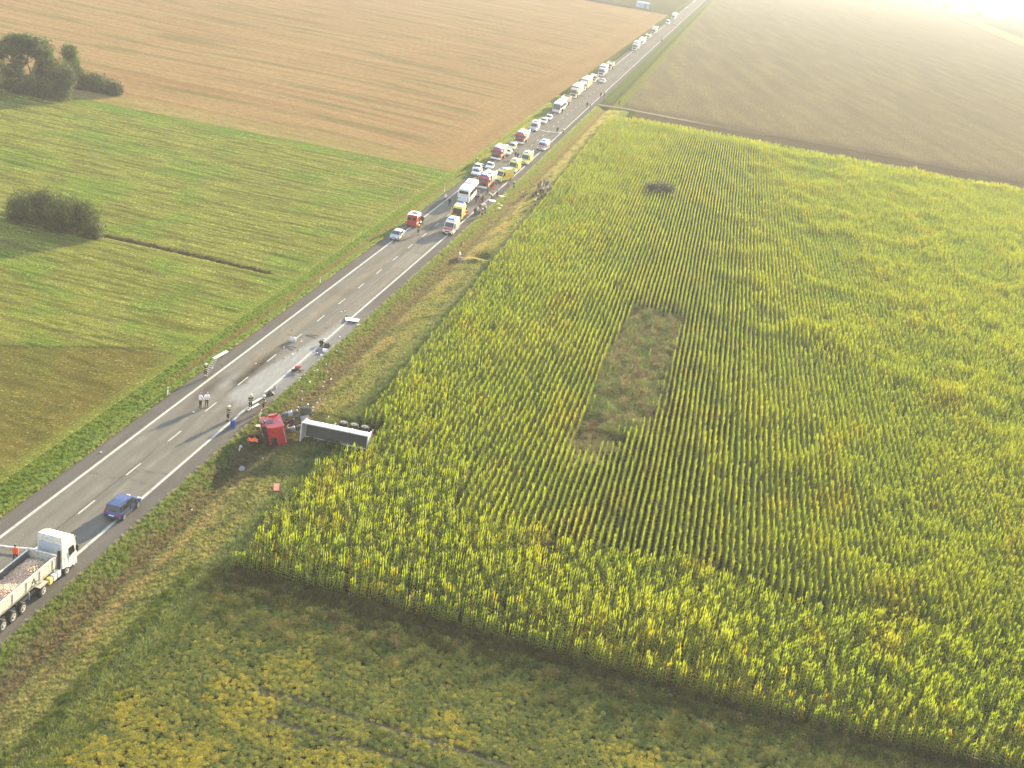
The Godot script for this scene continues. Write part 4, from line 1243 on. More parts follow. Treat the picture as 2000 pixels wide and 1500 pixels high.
func tipping_trailer(o: Node3D, tub_m: Material, wrecked: bool) -> void:
	var cream := mat("dusty wheel", 0.44, 0.41, 0.35, 0.8)
	var z1 := 10.95 if wrecked else 11.7
	for z in ([7.5, 8.75, 10.0] if wrecked else [8.0, 9.35, 10.7]):
		part("axle", MB.new().tube(Vector3(-0.9, 0.5, z), Vector3(0.9, 0.5, z), 0.09, 0.09, 8).done(), mat("chassis", 0.035, 0.034, 0.033, 0.8), o)
		for s in [-1, 1]: wheel(o, Vector3(s * 1.0, 0.5, z), 0.5, 0.42, mat("grey wheel", 0.22, 0.22, 0.22, 0.7) if wrecked else cream)
	for s in [-1, 1]: part("landing_leg", bx(Vector3(s * 0.8, 0.75, 6.6), Vector3(0.12, 0.7, 0.12)), steel(), o)
	chassis(o, 3.6, z1 - 0.1, 1.2)
	var inside := mat("tub lining", 0.075, 0.078, 0.08, 0.75)
	open_tub(o, tub_m, inside, 3.55, z1, 2.5, 1.42, 2.95)
	part("tub_rim", bx(Vector3(0, 2.98, 3.42), Vector3(2.64, 0.1, 0.12)), tub_m, o)
	part("hydraulic_ram", MB.new().tube(Vector3(0, 1.3, 3.3), Vector3(0, 2.9, 3.3), 0.11, 0.09, 8).done(), steel(), o)
	if not wrecked:   # the hauler's mark: a peaked letter over a stroke
		var b := MB.new()
		var at := Vector3(1.262, 2.22, 6.6)
		for q in [[-0.36, -0.30, 0.0, 0.34], [0.0, 0.34, 0.22, -0.30], [-0.22, -0.06, 0.3, -0.02], [-0.62, -0.34, 0.42, -0.30], [0.2, -0.12, 0.62, -0.20]]:
			var u := Vector3(0, q[1], -q[0])
			var w := Vector3(0, q[3], -q[2])
			var d := (w - u)
			b.box(at + (u + w) / 2, Vector3(0.012, d.length(), 0.07), Basis(Vector3.RIGHT, atan2(d.z, d.y)))
		part("emblem", b.done(), mat("mark ink", 0.03, 0.03, 0.035, 0.7), o)
	lamp_pair(o, "tail_light", 0.9, 1.0, z1 + 0.15, Vector3(0.4, 0.14, 0.06), redlamp())
	part("underrun_bar", bx(Vector3(0, 0.75, z1 + 0.05), Vector3(2.3, 0.14, 0.1)), steel(), o)

func bus(called: String, label: String, paint_m: Material, L := 11.8) -> Node3D:
	var o := thing(called, label, "coach", "white coaches on the road")
	var f := -L / 2
	var h := 1.26
	var H := 3.15
	var p := [Vector3(f + 0.1, 0.35, h - 0.1), Vector3(f, 0.7, h - 0.06), Vector3(f + 0.02, 1.2, h - 0.03), Vector3(f + 0.35, 2.7, h - 0.07), Vector3(f + 0.7, H - 0.03, h - 0.16), Vector3(f + 1.2, H, h - 0.18), Vector3(L / 2 - 0.5, H, h - 0.18), Vector3(L / 2 - 0.16, H - 0.1, h - 0.14), Vector3(L / 2, 2.2, h - 0.06), Vector3(L / 2, 0.6, h - 0.05), Vector3(L / 2 - 0.1, 0.35, h - 0.08), Vector3(0, 0.33, h)]
	part("body", MB.new().hull(p).done(), paint_m, o)
	var g := glass()
	part("windscreen", MB.new().pane(Vector3(-h + 0.1, 1.15, f - 0.0), Vector3(h - 0.1, 1.15, f - 0.0), Vector3(h - 0.15, 2.75, f + 0.37), Vector3(-h + 0.15, 2.75, f + 0.37), Vector3(0, 0.2, -1), 0.03).done(), g, o)
	part("rear_window", bx(Vector3(0, 2.45, L / 2 - 0.03), Vector3(1.9, 0.62, 0.12), 0.02), g, o)
	for y in [1.75, 1.35, 0.95]: part("rear_groove", bx(Vector3(0, y, L / 2 + 0.006), Vector3(2.0, 0.035, 0.03)), mat("groove light", 0.35, 0.37, 0.42, 0.6), o)
	part("engine_cover", bx(Vector3(0, 1.25, L / 2 + 0.012), Vector3(1.7, 0.6, 0.03), 0.01), paint_m, o)
	for s in [-1, 1]:
		for i in 7:
			var z := f + 1.2 + i * (L - 1.9) / 7.0
			part("side_window", MB.new().pane(Vector3(s * (h - 0.02), 1.5, z), Vector3(s * (h - 0.02), 1.5, z + (L - 1.9) / 7.0 - 0.07), Vector3(s * (h - 0.10), 2.55, z + (L - 1.9) / 7.0 - 0.07), Vector3(s * (h - 0.10), 2.55, z), Vector3(s, 0.1, 0), 0.03).done(), g, o)
		for i in 4: part("luggage_flap", bx(Vector3(s * (h - 0.004), 0.85, f + 3.6 + 1.25 * i), Vector3(0.03, 0.6, 1.15)), paint_m, o)
		wheel(o, Vector3(s * (h - 0.18), 0.5, f + 2.6), 0.5, 0.3, steel())
		wheel(o, Vector3(s * (h - 0.22), 0.5, L / 2 - 3.2), 0.5, 0.4, steel())
		lamp_pair(o, "tail_light", h - 0.16, 1.1, L / 2 + 0.0, Vector3(0.16, 0.5, 0.05), redlamp())
	part("door", bx(Vector3(h - 0.005, 1.45, f + 1.0), Vector3(0.04, 2.0, 0.85)), g, o)
	lamp_pair(o, "headlight", h - 0.34, 0.85, f + 0.0, Vector3(0.42, 0.2, 0.1), headlamp())
	part("air_conditioner", bx(Vector3(0, H + 0.12, -1.2), Vector3(1.8, 0.26, 2.6), 0.06), paint_m, o)
	for z in [-3.6, 2.6]: part("roof_hatch", bx(Vector3(0, H + 0.04, z), Vector3(0.8, 0.1, 0.8), 0.03), mat("grey plastic", 0.30, 0.30, 0.30, 0.6), o)
	part("bumper", bx(Vector3(0, 0.5, L / 2 + 0.02), Vector3(2.3, 0.2, 0.1), 0.03), black(), o)
	plate(o, 0.72, L / 2 + 0.04)
	plate(o, 0.5, f + 0.02)
	mirror_pair(o, h, 2.3, f + 0.1, Vector3(0.2, 0.5, 0.16))
	return o

func fire_engine(called: String, label: String, L := 7.6) -> Node3D:
	var o := thing(called, label, "fire engine", "fire engines facing down the road")
	var f := -L / 2
	var red := paint("fire red", 0.40, 0.018, 0.014)
	var cream := paint("cream paint", 0.66, 0.58, 0.44)
	cab(o, red, f, 2.6, 2.45, 3.0)
	part("bumper_front", bx(Vector3(0, 0.62, f - 0.12), Vector3(2.44, 0.36, 0.2), 0.05), mat("white bumper", 0.7, 0.7, 0.68, 0.5), o)
	part("light_bar", bx(Vector3(0, 3.1, f + 0.9), Vector3(1.9, 0.2, 0.4), 0.05), blue(), o)
	part("cab_roof", bx(Vector3(0, 3.0, f + 1.6), Vector3(2.0, 0.06, 1.6)), mat("pale roof", 0.42, 0.50, 0.60, 0.4), o)
	part("equipment_body", bx(Vector3(0, 1.95, f + 2.75 + (L - 2.8) / 2), Vector3(2.46, 2.1, L - 2.8), 0.06), cream, o)
	for s in [-1, 1]:
		for i in 3: part("roller_shutter", bx(Vector3(s * 1.235, 1.95, f + 3.6 + 1.45 * i), Vector3(0.03, 1.5, 1.3)), mat("shutter", 0.55, 0.55, 0.53, 0.35, 0.4), o)
		part("red_band", bx(Vector3(s * 1.24, 1.05, f + 2.75 + (L - 2.8) / 2), Vector3(0.03, 0.28, L - 2.9)), red, o)
		part("yellow_stripe", bx(Vector3(s * 1.24, 1.3, f + 1.3), Vector3(0.03, 0.16, 2.3)), mat("yellow stripe", 0.66, 0.55, 0.06, 0.5), o)
		wheel(o, Vector3(s * 1.05, 0.5, f + 1.35), 0.5, 0.3, steel())
		wheel(o, Vector3(s * 1.0, 0.5, L / 2 - 1.9), 0.5, 0.42, steel())
	chassis(o, f + 1.0, L / 2 - 0.2)
	var lad := MB.new()
	for s in [-1, 1]: lad.box(Vector3(0.55 + s * 0.24, 3.28, 0.8), Vector3(0.06, 0.1, L - 2.4))
	for i in 14: lad.box(Vector3(0.55, 3.28, f + 2.6 + i * (L - 3.0) / 13.0), Vector3(0.44, 0.04, 0.05))
	part("roof_ladder", lad.done(), mat("aluminium", 0.62, 0.62, 0.60, 0.35, 0.5), o)
	part("roof_box", bx(Vector3(-0.6, 3.12, 1.0), Vector3(0.7, 0.26, 2.6), 0.03), mat("pink box", 0.46, 0.30, 0.27, 0.6), o)
	part("water_monitor", MB.new().tube(Vector3(-0.2, 3.0, -0.7), Vector3(-0.2, 3.5, -0.9), 0.09, 0.06, 8).done(), red, o)
	lamp_pair(o, "rear_beacon", 1.0, 3.06, L / 2 - 0.2, Vector3(0.2, 0.16, 0.2), blue())
	return o

# a lorry with a closed body, facing -z
func box_lorry(called: String, label: String, cab_m: Material, box_m: Material, L: float, H := 3.9, trailer := false, windows := false) -> Node3D:
	var o := thing(called, label, "lorry", "lorries waiting in the queue")
	var f := -L / 2
	cab(o, cab_m, f, 2.2, 2.45, minf(H - 0.25, 3.5))
	var z0 := f + (2.9 if trailer else 2.35)
	part("cargo_box", bx(Vector3(0, 1.1 + (H - 1.1) / 2, (z0 + L / 2) / 2), Vector3(2.5, H - 1.1, L / 2 - z0), 0.04), box_m, o)
	part("front_wall", bx(Vector3(0, 1.2 + (H - 1.2) / 2, z0 - 0.02), Vector3(2.3, H - 1.5, 0.05)), mat("grey panel", 0.17, 0.18, 0.19, 0.6), o)
	var n := int((L / 2 - z0) / 1.6)
	for s in [-1, 1]:
		for i in n: part("side_panel", bx(Vector3(s * 1.252, 1.15 + (H - 1.15) / 2, lerpf(z0 + 0.1, L / 2 - 0.1, (i + 0.5) / n)), Vector3(0.03, H - 1.5, (L / 2 - z0) / n - 0.12)), box_m, o)
		wheel(o, Vector3(s * 1.02, 0.5, f + 1.35), 0.5, 0.32, steel())
		wheel(o, Vector3(s * 0.98, 0.5, (f + 4.9) if trailer else L / 2 - 2.2), 0.5, 0.48, steel())
		if trailer:
			for z in [L / 2 - 4.6, L / 2 - 3.3, L / 2 - 2.0]: wheel(o, Vector3(s * 1.02, 0.5, z), 0.5, 0.4, steel())
		part("underrun_guard", bx(Vector3(s * 1.15, 0.75, 0.6), Vector3(0.05, 0.3, L * 0.35)), mat("grey panel", 0.17, 0.18, 0.19, 0.6), o)
	chassis(o, f + 1.0, L / 2 - 0.1)
	lamp_pair(o, "tail_light", 0.95, 0.95, L / 2 + 0.02, Vector3(0.4, 0.14, 0.06), redlamp())
	return o

func open_lorry(called: String, label: String, cab_m: Material, tub_m: Material, L: float, cargo := "") -> Node3D:
	var o := thing(called, label, "lorry", "lorries waiting in the queue")
	var f := -L / 2
	cab(o, cab_m, f, 2.1, 2.45, 3.1)
	chassis(o, f + 1.0, L / 2 - 0.1)
	for s in [-1, 1]:
		wheel(o, Vector3(s * 1.02, 0.5, f + 1.3), 0.5, 0.32, steel())
		for z in [L / 2 - 3.0, L / 2 - 1.7]: wheel(o, Vector3(s * 0.98, 0.5, z), 0.5, 0.46, steel())
	if cargo == "":
		open_tub(o, tub_m, mat("dark interior", 0.03, 0.028, 0.025, 0.9), f + 2.6, L / 2 - 0.15, 2.48, 1.2, 2.9)
	else:
		part("flat_bed", bx(Vector3(0, 1.15, (f + 2.4 + L / 2) / 2), Vector3(2.5, 0.16, L / 2 - f - 2.4)), mat("worn planks", 0.20, 0.14, 0.09, 0.9), o)
	return o

# ------------------------------------------------------------------ people: one skin drawn over a skeleton of tapered bones
const LEG := 0
const TORSO := 1
const ARM := 2
const HAND := 3
const HEAD := 4
const FOOT := 5
const FOREARM := 6
const SHIN := 7

func skeleton(pose: String) -> Dictionary:
	# joints, facing -z
	var j := {"pelvis": Vector3(0, 0.95, 0), "chest": Vector3(0, 1.32, 0), "neck": Vector3(0, 1.50, 0), "head": Vector3(0, 1.66, -0.02),
		"hip": Vector3(0.095, 0.90, 0), "knee": Vector3(0.11, 0.50, -0.02), "ankle": Vector3(0.12, 0.09, 0.02), "toe": Vector3(0.14, 0.04, -0.15),
		"shoulder": Vector3(0.19, 1.43, 0), "elbow": Vector3(0.26, 1.14, 0.04), "wrist": Vector3(0.27, 0.90, -0.05), "palm": Vector3(0.27, 0.83, -0.07)}
	var l := {}
	for k in j:
		l[k] = j[k]
		if j[k].x != 0: l[k] = Vector3(-j[k].x, j[k].y, j[k].z)
	var r := j.duplicate()
	match pose:
		"hips":
			for d in [l, r]:
				var s := signf(d.shoulder.x)
				d.elbow = Vector3(s * 0.42, 1.16, 0.08); d.wrist = Vector3(s * 0.24, 1.0, -0.08); d.palm = Vector3(s * 0.18, 0.99, -0.10)
		"fold":
			for d in [l, r]:
				var s := signf(d.shoulder.x)
				d.elbow = Vector3(s * 0.27, 1.14, -0.08); d.wrist = Vector3(s * 0.08, 1.17, -0.24); d.palm = Vector3(s * -0.01, 1.19, -0.24)
		"walk":
			r.knee = Vector3(0.11, 0.52, -0.2); r.ankle = Vector3(0.11, 0.12, -0.27); r.toe = Vector3(0.12, 0.06, -0.44)
			l.knee = Vector3(-0.10, 0.49, 0.06); l.ankle = Vector3(-0.11, 0.16, 0.32); l.toe = Vector3(-0.12, 0.05, 0.18)
			r.elbow = Vector3(0.26, 1.15, 0.18); r.wrist = Vector3(0.25, 0.95, 0.12); r.palm = Vector3(0.25, 0.88, 0.10)
			l.elbow = Vector3(-0.25, 1.16, -0.10); l.wrist = Vector3(-0.22, 1.02, -0.30); l.palm = Vector3(-0.21, 0.98, -0.36)
		"point":
			r.elbow = Vector3(0.32, 1.36, -0.26); r.wrist = Vector3(0.36, 1.40, -0.50); r.palm = Vector3(0.37, 1.41, -0.58)
		"bend":
			for d in [l, r]:
				var s := signf(d.shoulder.x)
				d.shoulder = Vector3(s * 0.19, 1.12, -0.44); d.elbow = Vector3(s * 0.22, 0.84, -0.50); d.wrist = Vector3(s * 0.14, 0.62, -0.58); d.palm = Vector3(s * 0.12, 0.55, -0.60)
				d.knee = Vector3(s * 0.13, 0.50, -0.06)
			j.chest = Vector3(0, 1.12, -0.34); j.neck = Vector3(0, 1.18, -0.52); j.head = Vector3(0, 1.20, -0.67)
		"crouch":
			for d in [l, r]:
				var s := signf(d.shoulder.x)
				d.hip = Vector3(s * 0.10, 0.36, 0.10); d.knee = Vector3(s * 0.17, 0.50, -0.26); d.ankle = Vector3(s * 0.14, 0.09, -0.04); d.toe = Vector3(s * 0.15, 0.04, -0.20)
				d.shoulder = Vector3(s * 0.19, 0.86, -0.14); d.elbow = Vector3(s * 0.25, 0.62, -0.28); d.wrist = Vector3(s * 0.14, 0.48, -0.44); d.palm = Vector3(s * 0.12, 0.44, -0.50)
			j.pelvis = Vector3(0, 0.40, 0.12); j.chest = Vector3(0, 0.76, -0.07); j.neck = Vector3(0, 0.94, -0.15); j.head = Vector3(0, 1.09, -0.21)
		"carry":
			r.elbow = Vector3(0.34, 1.22, -0.14); r.wrist = Vector3(0.34, 1.40, -0.32); r.palm = Vector3(0.35, 1.47, -0.35)
			l.elbow = Vector3(-0.20, 1.14, -0.16); l.wrist = Vector3(0.12, 1.06, -0.34); l.palm = Vector3(0.20, 1.08, -0.36)
			r.knee = Vector3(0.11, 0.51, -0.10); l.ankle = Vector3(-0.12, 0.10, 0.14); l.toe = Vector3(-0.13, 0.04, -0.02)
	var bones := []
	var mid: Vector3 = (j.pelvis + j.chest) / 2.0
	for k in [-1, 1]: bones.append([j.pelvis + Vector3(k * 0.06, 0, 0), j.chest + Vector3(k * 0.08, 0, 0), 0.118, 0.125, TORSO])
	bones.append([l.shoulder * 0.8 + j.chest * 0.2, r.shoulder * 0.8 + j.chest * 0.2, 0.085, 0.085, TORSO])
	bones.append([j.chest, j.neck, 0.10, 0.062, TORSO])
	bones.append([j.neck, j.head, 0.055, 0.055, HEAD])
	bones.append([j.head + Vector3(0, 0.02, 0.01), j.head + Vector3(0, 0.06, -0.005), 0.092, 0.088, HEAD])
	bones.append([j.head + Vector3(0, -0.05, -0.035), j.head + Vector3(0, -0.02, -0.03), 0.06, 0.065, HEAD])
	bones.append([j.head + Vector3(0, 0.0, -0.10), j.head + Vector3(0, 0.03, -0.09), 0.018, 0.012, HEAD])
	for d in [l, r]:
		bones.append([d.hip, d.knee, 0.098, 0.068, LEG])
		bones.append([d.knee, d.ankle, 0.066, 0.050, SHIN])
		bones.append([d.ankle, d.toe, 0.052, 0.042, FOOT])
		bones.append([d.shoulder, d.elbow, 0.070, 0.052, ARM])
		bones.append([d.elbow, d.wrist, 0.050, 0.038, FOREARM])
		bones.append([d.wrist, d.palm, 0.032, 0.036, HAND])
	return {"bones": bones, "l": l, "r": r, "j": j}

func body_shape(pose: String) -> Dictionary:
	var key := "pose " + pose
	if shared.has(key): return shared[key]
	var sk := skeleton(pose)
	var cell := 0.034
	var lo := Vector3(9, 9, 9)
	var hi := -lo
	for b in sk.bones:
		for k in 2:
			var rad := Vector3.ONE * (maxf(b[2], b[3]) + 0.08)
			lo = lo.min(b[k] - rad)
			hi = hi.max(b[k] + rad)
	var nx := int((hi.x - lo.x) / cell) + 2
	var ny := int((hi.y - lo.y) / cell) + 2
	var nk := int((hi.z - lo.z) / cell) + 2
	var field := PackedFloat32Array()
	field.resize(nx * ny * nk)
	field.fill(1.0)
	for b in sk.bones:
		var a: Vector3 = b[0]
		var ab: Vector3 = b[1] - a
		var len2 := maxf(ab.length_squared(), 0.000001)
		var ra: float = b[2]
		var rb: float = b[3]
		var m := maxf(ra, rb) + 0.07
		var l0 := ((a.min(b[1]) - Vector3.ONE * m - lo) / cell).floor()
		var h0 := ((a.max(b[1]) + Vector3.ONE * m - lo) / cell).ceil()
		for y in range(maxi(0, int(l0.y)), mini(ny, int(h0.y) + 1)):
			for z in range(maxi(0, int(l0.z)), mini(nk, int(h0.z) + 1)):
				for x in range(maxi(0, int(l0.x)), mini(nx, int(h0.x) + 1)):
					var p := lo + Vector3(x, y, z) * cell - a
					var t := clampf(p.dot(ab) / len2, 0, 1)
					var d := (p - ab * t).length() - lerpf(ra, rb, t)
					var i := (y * nk + z) * nx + x
					var e := field[i]
					var h := clampf(0.5 + 0.5 * (e - d) / 0.03, 0, 1)
					field[i] = lerpf(e, d, h) - 0.03 * h * (1.0 - h)
	var vert := PackedVector3Array()
	var tris := PackedInt32Array()
	var at := {}
	var step := [1, nx, nx * nk]
	for y in ny - 1:
		for z in nk - 1:
			for x in nx - 1:
				var i := (y * nk + z) * nx + x
				var sum := Vector3.ZERO
				var n := 0
				var neg := 0
				for k in 8:
					if field[i + (k & 1) + ((k >> 1) & 1) * nx + (k >> 2) * nx * nk] < 0: neg += 1
				if neg == 0 or neg == 8: continue
				for k in 8:
					for ax in 3:
						if k & (1 << ax): continue
						var o := Vector3(k & 1, k >> 2, (k >> 1) & 1)
						var fa := field[i + (k & 1) + ((k >> 1) & 1) * nx + (k >> 2) * nx * nk]
						var q: int = k | (1 << ax)
						var fb := field[i + (q & 1) + ((q >> 1) & 1) * nx + (q >> 2) * nx * nk]
						if (fa < 0) != (fb < 0):
							var o2 := Vector3(q & 1, q >> 2, (q >> 1) & 1)
							sum += o.lerp(o2, fa / (fa - fb))
							n += 1
				at[i] = vert.size()
				vert.append(lo + (Vector3(x, y, z) + sum / n) * cell)
	for y in range(1, ny - 1):
		for z in range(1, nk - 1):
			for x in range(1, nx - 1):
				var i := (y * nk + z) * nx + x
				var f0 := field[i] < 0
				for ax in 3:
					if f0 == (field[i + step[ax]] < 0): continue
					var u: int = step[(ax + 1) % 3]
					var w: int = step[(ax + 2) % 3]
					if not (at.has(i) and at.has(i - u) and at.has(i - w) and at.has(i - u - w)): continue
					var q := [at[i], at[i - u], at[i - u - w], at[i - w]]
					tris.append_array([q[0], q[1], q[2], q[0], q[2], q[3]])
	# turn every face outward by the field's slope, then smooth normals
	var norm := PackedVector3Array()
	norm.resize(vert.size())
	var which := PackedInt32Array()
	var along := PackedFloat32Array()
	for p in vert:
		var best := 9.0
		var bi := 0
		var bt := 0.0
		var out := Vector3.UP
		for k in sk.bones.size():
			var b: Array = sk.bones[k]
			var ab: Vector3 = b[1] - b[0]
			var t := clampf((p - b[0]).dot(ab) / maxf(ab.length_squared(), 0.000001), 0, 1)
			var c: Vector3 = p - b[0] - ab * t
			var d := c.length() - lerpf(b[2], b[3], t)
			if d < best:
				best = d; bi = b[4]; bt = t; out = c
		norm[which.size()] = out.normalized()
		which.append(bi)
		along.append(bt)
	for i in range(0, tris.size(), 3):
		var f := (vert[tris[i + 2]] - vert[tris[i]]).cross(vert[tris[i + 1]] - vert[tris[i]])
		if f.dot(norm[tris[i]] + norm[tris[i + 1]] + norm[tris[i + 2]]) < 0:
			var t := tris[i + 1]
			tris[i + 1] = tris[i + 2]
			tris[i + 2] = t
	# fingers and thumbs, eyes and ears
	var ex := MB.new()
	for d in [sk.l, sk.r]:
		var dir: Vector3 = (d.palm - d.wrist).normalized()
		var side := dir.cross(Vector3(0, 0, 1) if absf(dir.z) < 0.8 else Vector3.UP).normalized()
		for k in 4:
			var a: Vector3 = d.palm + side * (k - 1.5) * 0.02
			var b: Vector3 = a + dir * (0.05 - 0.006 * absf(k - 1.2)) + Vector3(0, 0, -0.012)
			ex.tube(a, b, 0.011, 0.009, 5)
			ex.tube(b, b + dir * 0.03 + Vector3(0, 0, -0.02), 0.009, 0.007, 5)
		var th: Vector3 = d.wrist.lerp(d.palm, 0.5) + side * 0.03
		ex.tube(th, th + dir * 0.03 + side * 0.03, 0.012, 0.009, 5)
	var eye := MB.new()
	for s in [-1, 1]:
		eye.ball(sk.j.head + Vector3(s * 0.034, 0.03, -0.088), Vector3(0.013, 0.009, 0.01), 6, 4)
		ex.ball(sk.j.head + Vector3(s * 0.094, 0.02, 0.01), Vector3(0.014, 0.032, 0.02), 6, 4)
	shared[key] = {"v": vert, "n": norm, "t": tris, "part": which, "along": along, "head": sk.j.head, "extra": ex, "eye": eye}
	return shared[key]

# outfits: linear colours for legs, torso, arms, hands, head, feet; then stripes [bone kind, from, to, colour]
func outfit(kind: String) -> Dictionary:
	var skin := Color(0.42, 0.24, 0.16)
	var o := {"skin": skin, "leg": Color(0.022, 0.024, 0.032), "torso": Color(0.05, 0.05, 0.055), "arm": null, "stripe": [], "feet": Color(0.02, 0.018, 0.017), "head": "hair", "hair": Color(0.03, 0.02, 0.014), "bare": false}
	match kind:
		"fire", "fire_white":
			o.torso = Color(0.016, 0.017, 0.022); o.leg = Color(0.014, 0.015, 0.020)
			var y := Color(0.62, 0.60, 0.25)
			o.stripe = [[TORSO, 0.02, 0.22, y], [TORSO, 0.62, 0.80, y], [ARM, 0.55, 0.85, y], [FOREARM, 0.5, 0.8, y], [SHIN, 0.35, 0.65, y]]
			o.head = "helmet"; o.hair = Color(0.62, 0.66, 0.12) if kind == "fire" else Color(0.72, 0.70, 0.58)
		"officer": o.torso = Color(0.72, 0.72, 0.75); o.leg = Color(0.014, 0.014, 0.018); o.bare = true
		"whiteshirt": o.torso = Color(0.66, 0.64, 0.62); o.leg = Color(0.05, 0.05, 0.06); o.bare = true
		"vest": o.torso = Color(0.62, 0.72, 0.06); o.arm = Color(0.05, 0.05, 0.06); o.stripe = [[TORSO, 0.3, 0.5, Color(0.7, 0.7, 0.65)]]; o.hair = Color(0.55, 0.42, 0.2)
		"orange": o.torso = Color(0.80, 0.11, 0.025); o.leg = Color(0.10, 0.05, 0.03); o.arm = Color(0.80, 0.13, 0.04)
		"medic": o.torso = Color(0.52, 0.05, 0.03); o.leg = Color(0.45, 0.045, 0.03); o.stripe = [[TORSO, 0.2, 0.4, Color(0.7, 0.68, 0.5)], [SHIN, 0.3, 0.6, Color(0.7, 0.68, 0.5)]]; o.hair = Color(0.10, 0.06, 0.03)
		"green": o.torso = Color(0.04, 0.11, 0.06); o.leg = Color(0.03, 0.05, 0.035)
		"black": o.torso = Color(0.018, 0.017, 0.018); o.leg = Color(0.016, 0.016, 0.018)
		"brown": o.torso = Color(0.11, 0.055, 0.045); o.leg = Color(0.035, 0.03, 0.035); o.hair = Color(0.05, 0.03, 0.02)
		"grey": o.torso = Color(0.17, 0.16, 0.17); o.leg = Color(0.04, 0.045, 0.07)
		"pale": o.torso = Color(0.56, 0.52, 0.50); o.leg = Color(0.05, 0.045, 0.05); o.hair = Color(0.12, 0.07, 0.03); o.bare = true
		"rose": o.torso = Color(0.42, 0.20, 0.19); o.leg = Color(0.08, 0.06, 0.07); o.hair = Color(0.07, 0.04, 0.02)
		"denim": o.torso = Color(0.06, 0.08, 0.14); o.leg = Color(0.05, 0.06, 0.10)
	if o.arm == null: o.arm = o.torso
	return o

func person(pose: String, kind: String, label: String, x: float, s: float, turn: float, tall := 1.0, group := "") -> Node3D:
	var o := thing("person", label, "person", group)
	var key := "body %s %s" % [pose, kind]
	var w := outfit(kind)
	var sh := body_shape(pose)
	if not shared.has(key):
		var col := PackedColorArray()
		for i in sh.v.size():
			var p: int = sh.part[i]
			var c: Color = w.leg
			match p:
				TORSO: c = w.torso
				ARM: c = w.arm
				FOREARM: c = w.skin if w.bare else w.arm
				HAND, HEAD: c = w.skin
				FOOT: c = w.feet
			if p == TORSO and sh.v[i].y < 0.93 and pose != "bend" and pose != "crouch": c = w.leg
			for q in w.stripe:
				if q[0] == p and sh.along[i] >= q[1] and sh.along[i] <= q[2]: c = q[3]
			col.append(c)
		var v: PackedVector3Array = sh.v.duplicate()
		var n: PackedVector3Array = sh.n.duplicate()
		var t: PackedInt32Array = sh.t.duplicate()
		for e in [[sh.extra, w.skin], [sh.eye, Color(0.02, 0.015, 0.012)]]:
			var m: ArrayMesh = e[0].done()
			var arr := m.surface_get_arrays(0)
			var k := v.size()
			v.append_array(arr[Mesh.ARRAY_VERTEX])
			n.append_array(arr[Mesh.ARRAY_NORMAL])
			for i in arr[Mesh.ARRAY_VERTEX].size():
				t.append(k + i)
				col.append(e[1])
		var out := []
		out.resize(Mesh.ARRAY_MAX)
		out[Mesh.ARRAY_VERTEX] = v
		out[Mesh.ARRAY_NORMAL] = n
		out[Mesh.ARRAY_COLOR] = col
		out[Mesh.ARRAY_INDEX] = t
		var mesh := ArrayMesh.new()
		mesh.add_surface_from_arrays(Mesh.PRIMITIVE_TRIANGLES, out)
		shared[key] = mesh
	var m := mat("cloth and skin", 1, 1, 1, 0.8)
	m.vertex_color_use_as_albedo = true
	part("body", shared[key], m, o)
	var hat := "%s %s" % [w.head, str(w.hair)]
	if not shared.has(hat):
		var b := MB.new()
		if w.head == "helmet":
			b.ball(Vector3(0, 0.05, 0.015), Vector3(0.135, 0.13, 0.155), 12, 5, -0.25)
			b.tube(Vector3(0, 0.02, 0.01), Vector3(0, 0.045, 0.01), 0.165, 0.135, 12)
		else:
			b.ball(Vector3(0, 0.055, 0.022), Vector3(0.102, 0.088, 0.105), 10, 5, -0.45)
			b.ball(Vector3(0, 0.0, 0.055), Vector3(0.085, 0.08, 0.06), 8, 4)
		shared[hat] = b.done(true)
	part("helmet" if w.head == "helmet" else "hair", shared[hat], mat("head " + str(w.hair), w.hair.r, w.hair.g, w.hair.b, 0.5), o, sh.head)
	place(o, x, s, turn)
	o.scale = Vector3.ONE * 1.06 * tall
	return o

func chip(r: RandomNumberGenerator, size: Vector3) -> ArrayMesh:   # a torn, bent shard
	var b := MB.new()
	var rings := []
	var n := 5
	var w := []
	for i in n: w.append(r.randf_range(0.55, 1.0))
	for k in 2:
		var ring := PackedVector3Array()
		for i in n:
			var t := TAU * i / n
			ring.append(Vector3(cos(t) * size.x * 0.5 * w[i], size.y * k + 0.35 * size.y * sin(t * 2.0 + size.x * 9.0), sin(t) * size.z * 0.5 * w[i]))
		rings.append(ring)
	return b.loft(rings).done()

func scrap(called: String, label: String, mesh: Mesh, m: Material, x: float, s: float, turn: float, group := "", tip := 0.0, lift := 0.02) -> MeshInstance3D:
	var o := part(called, mesh, m, self)
	tag(o, label, "wreckage", group)
	o.position = Vector3(x, gy(x, s) + lift, -s)
	o.rotation = Vector3(tip, turn, 0)
	return o

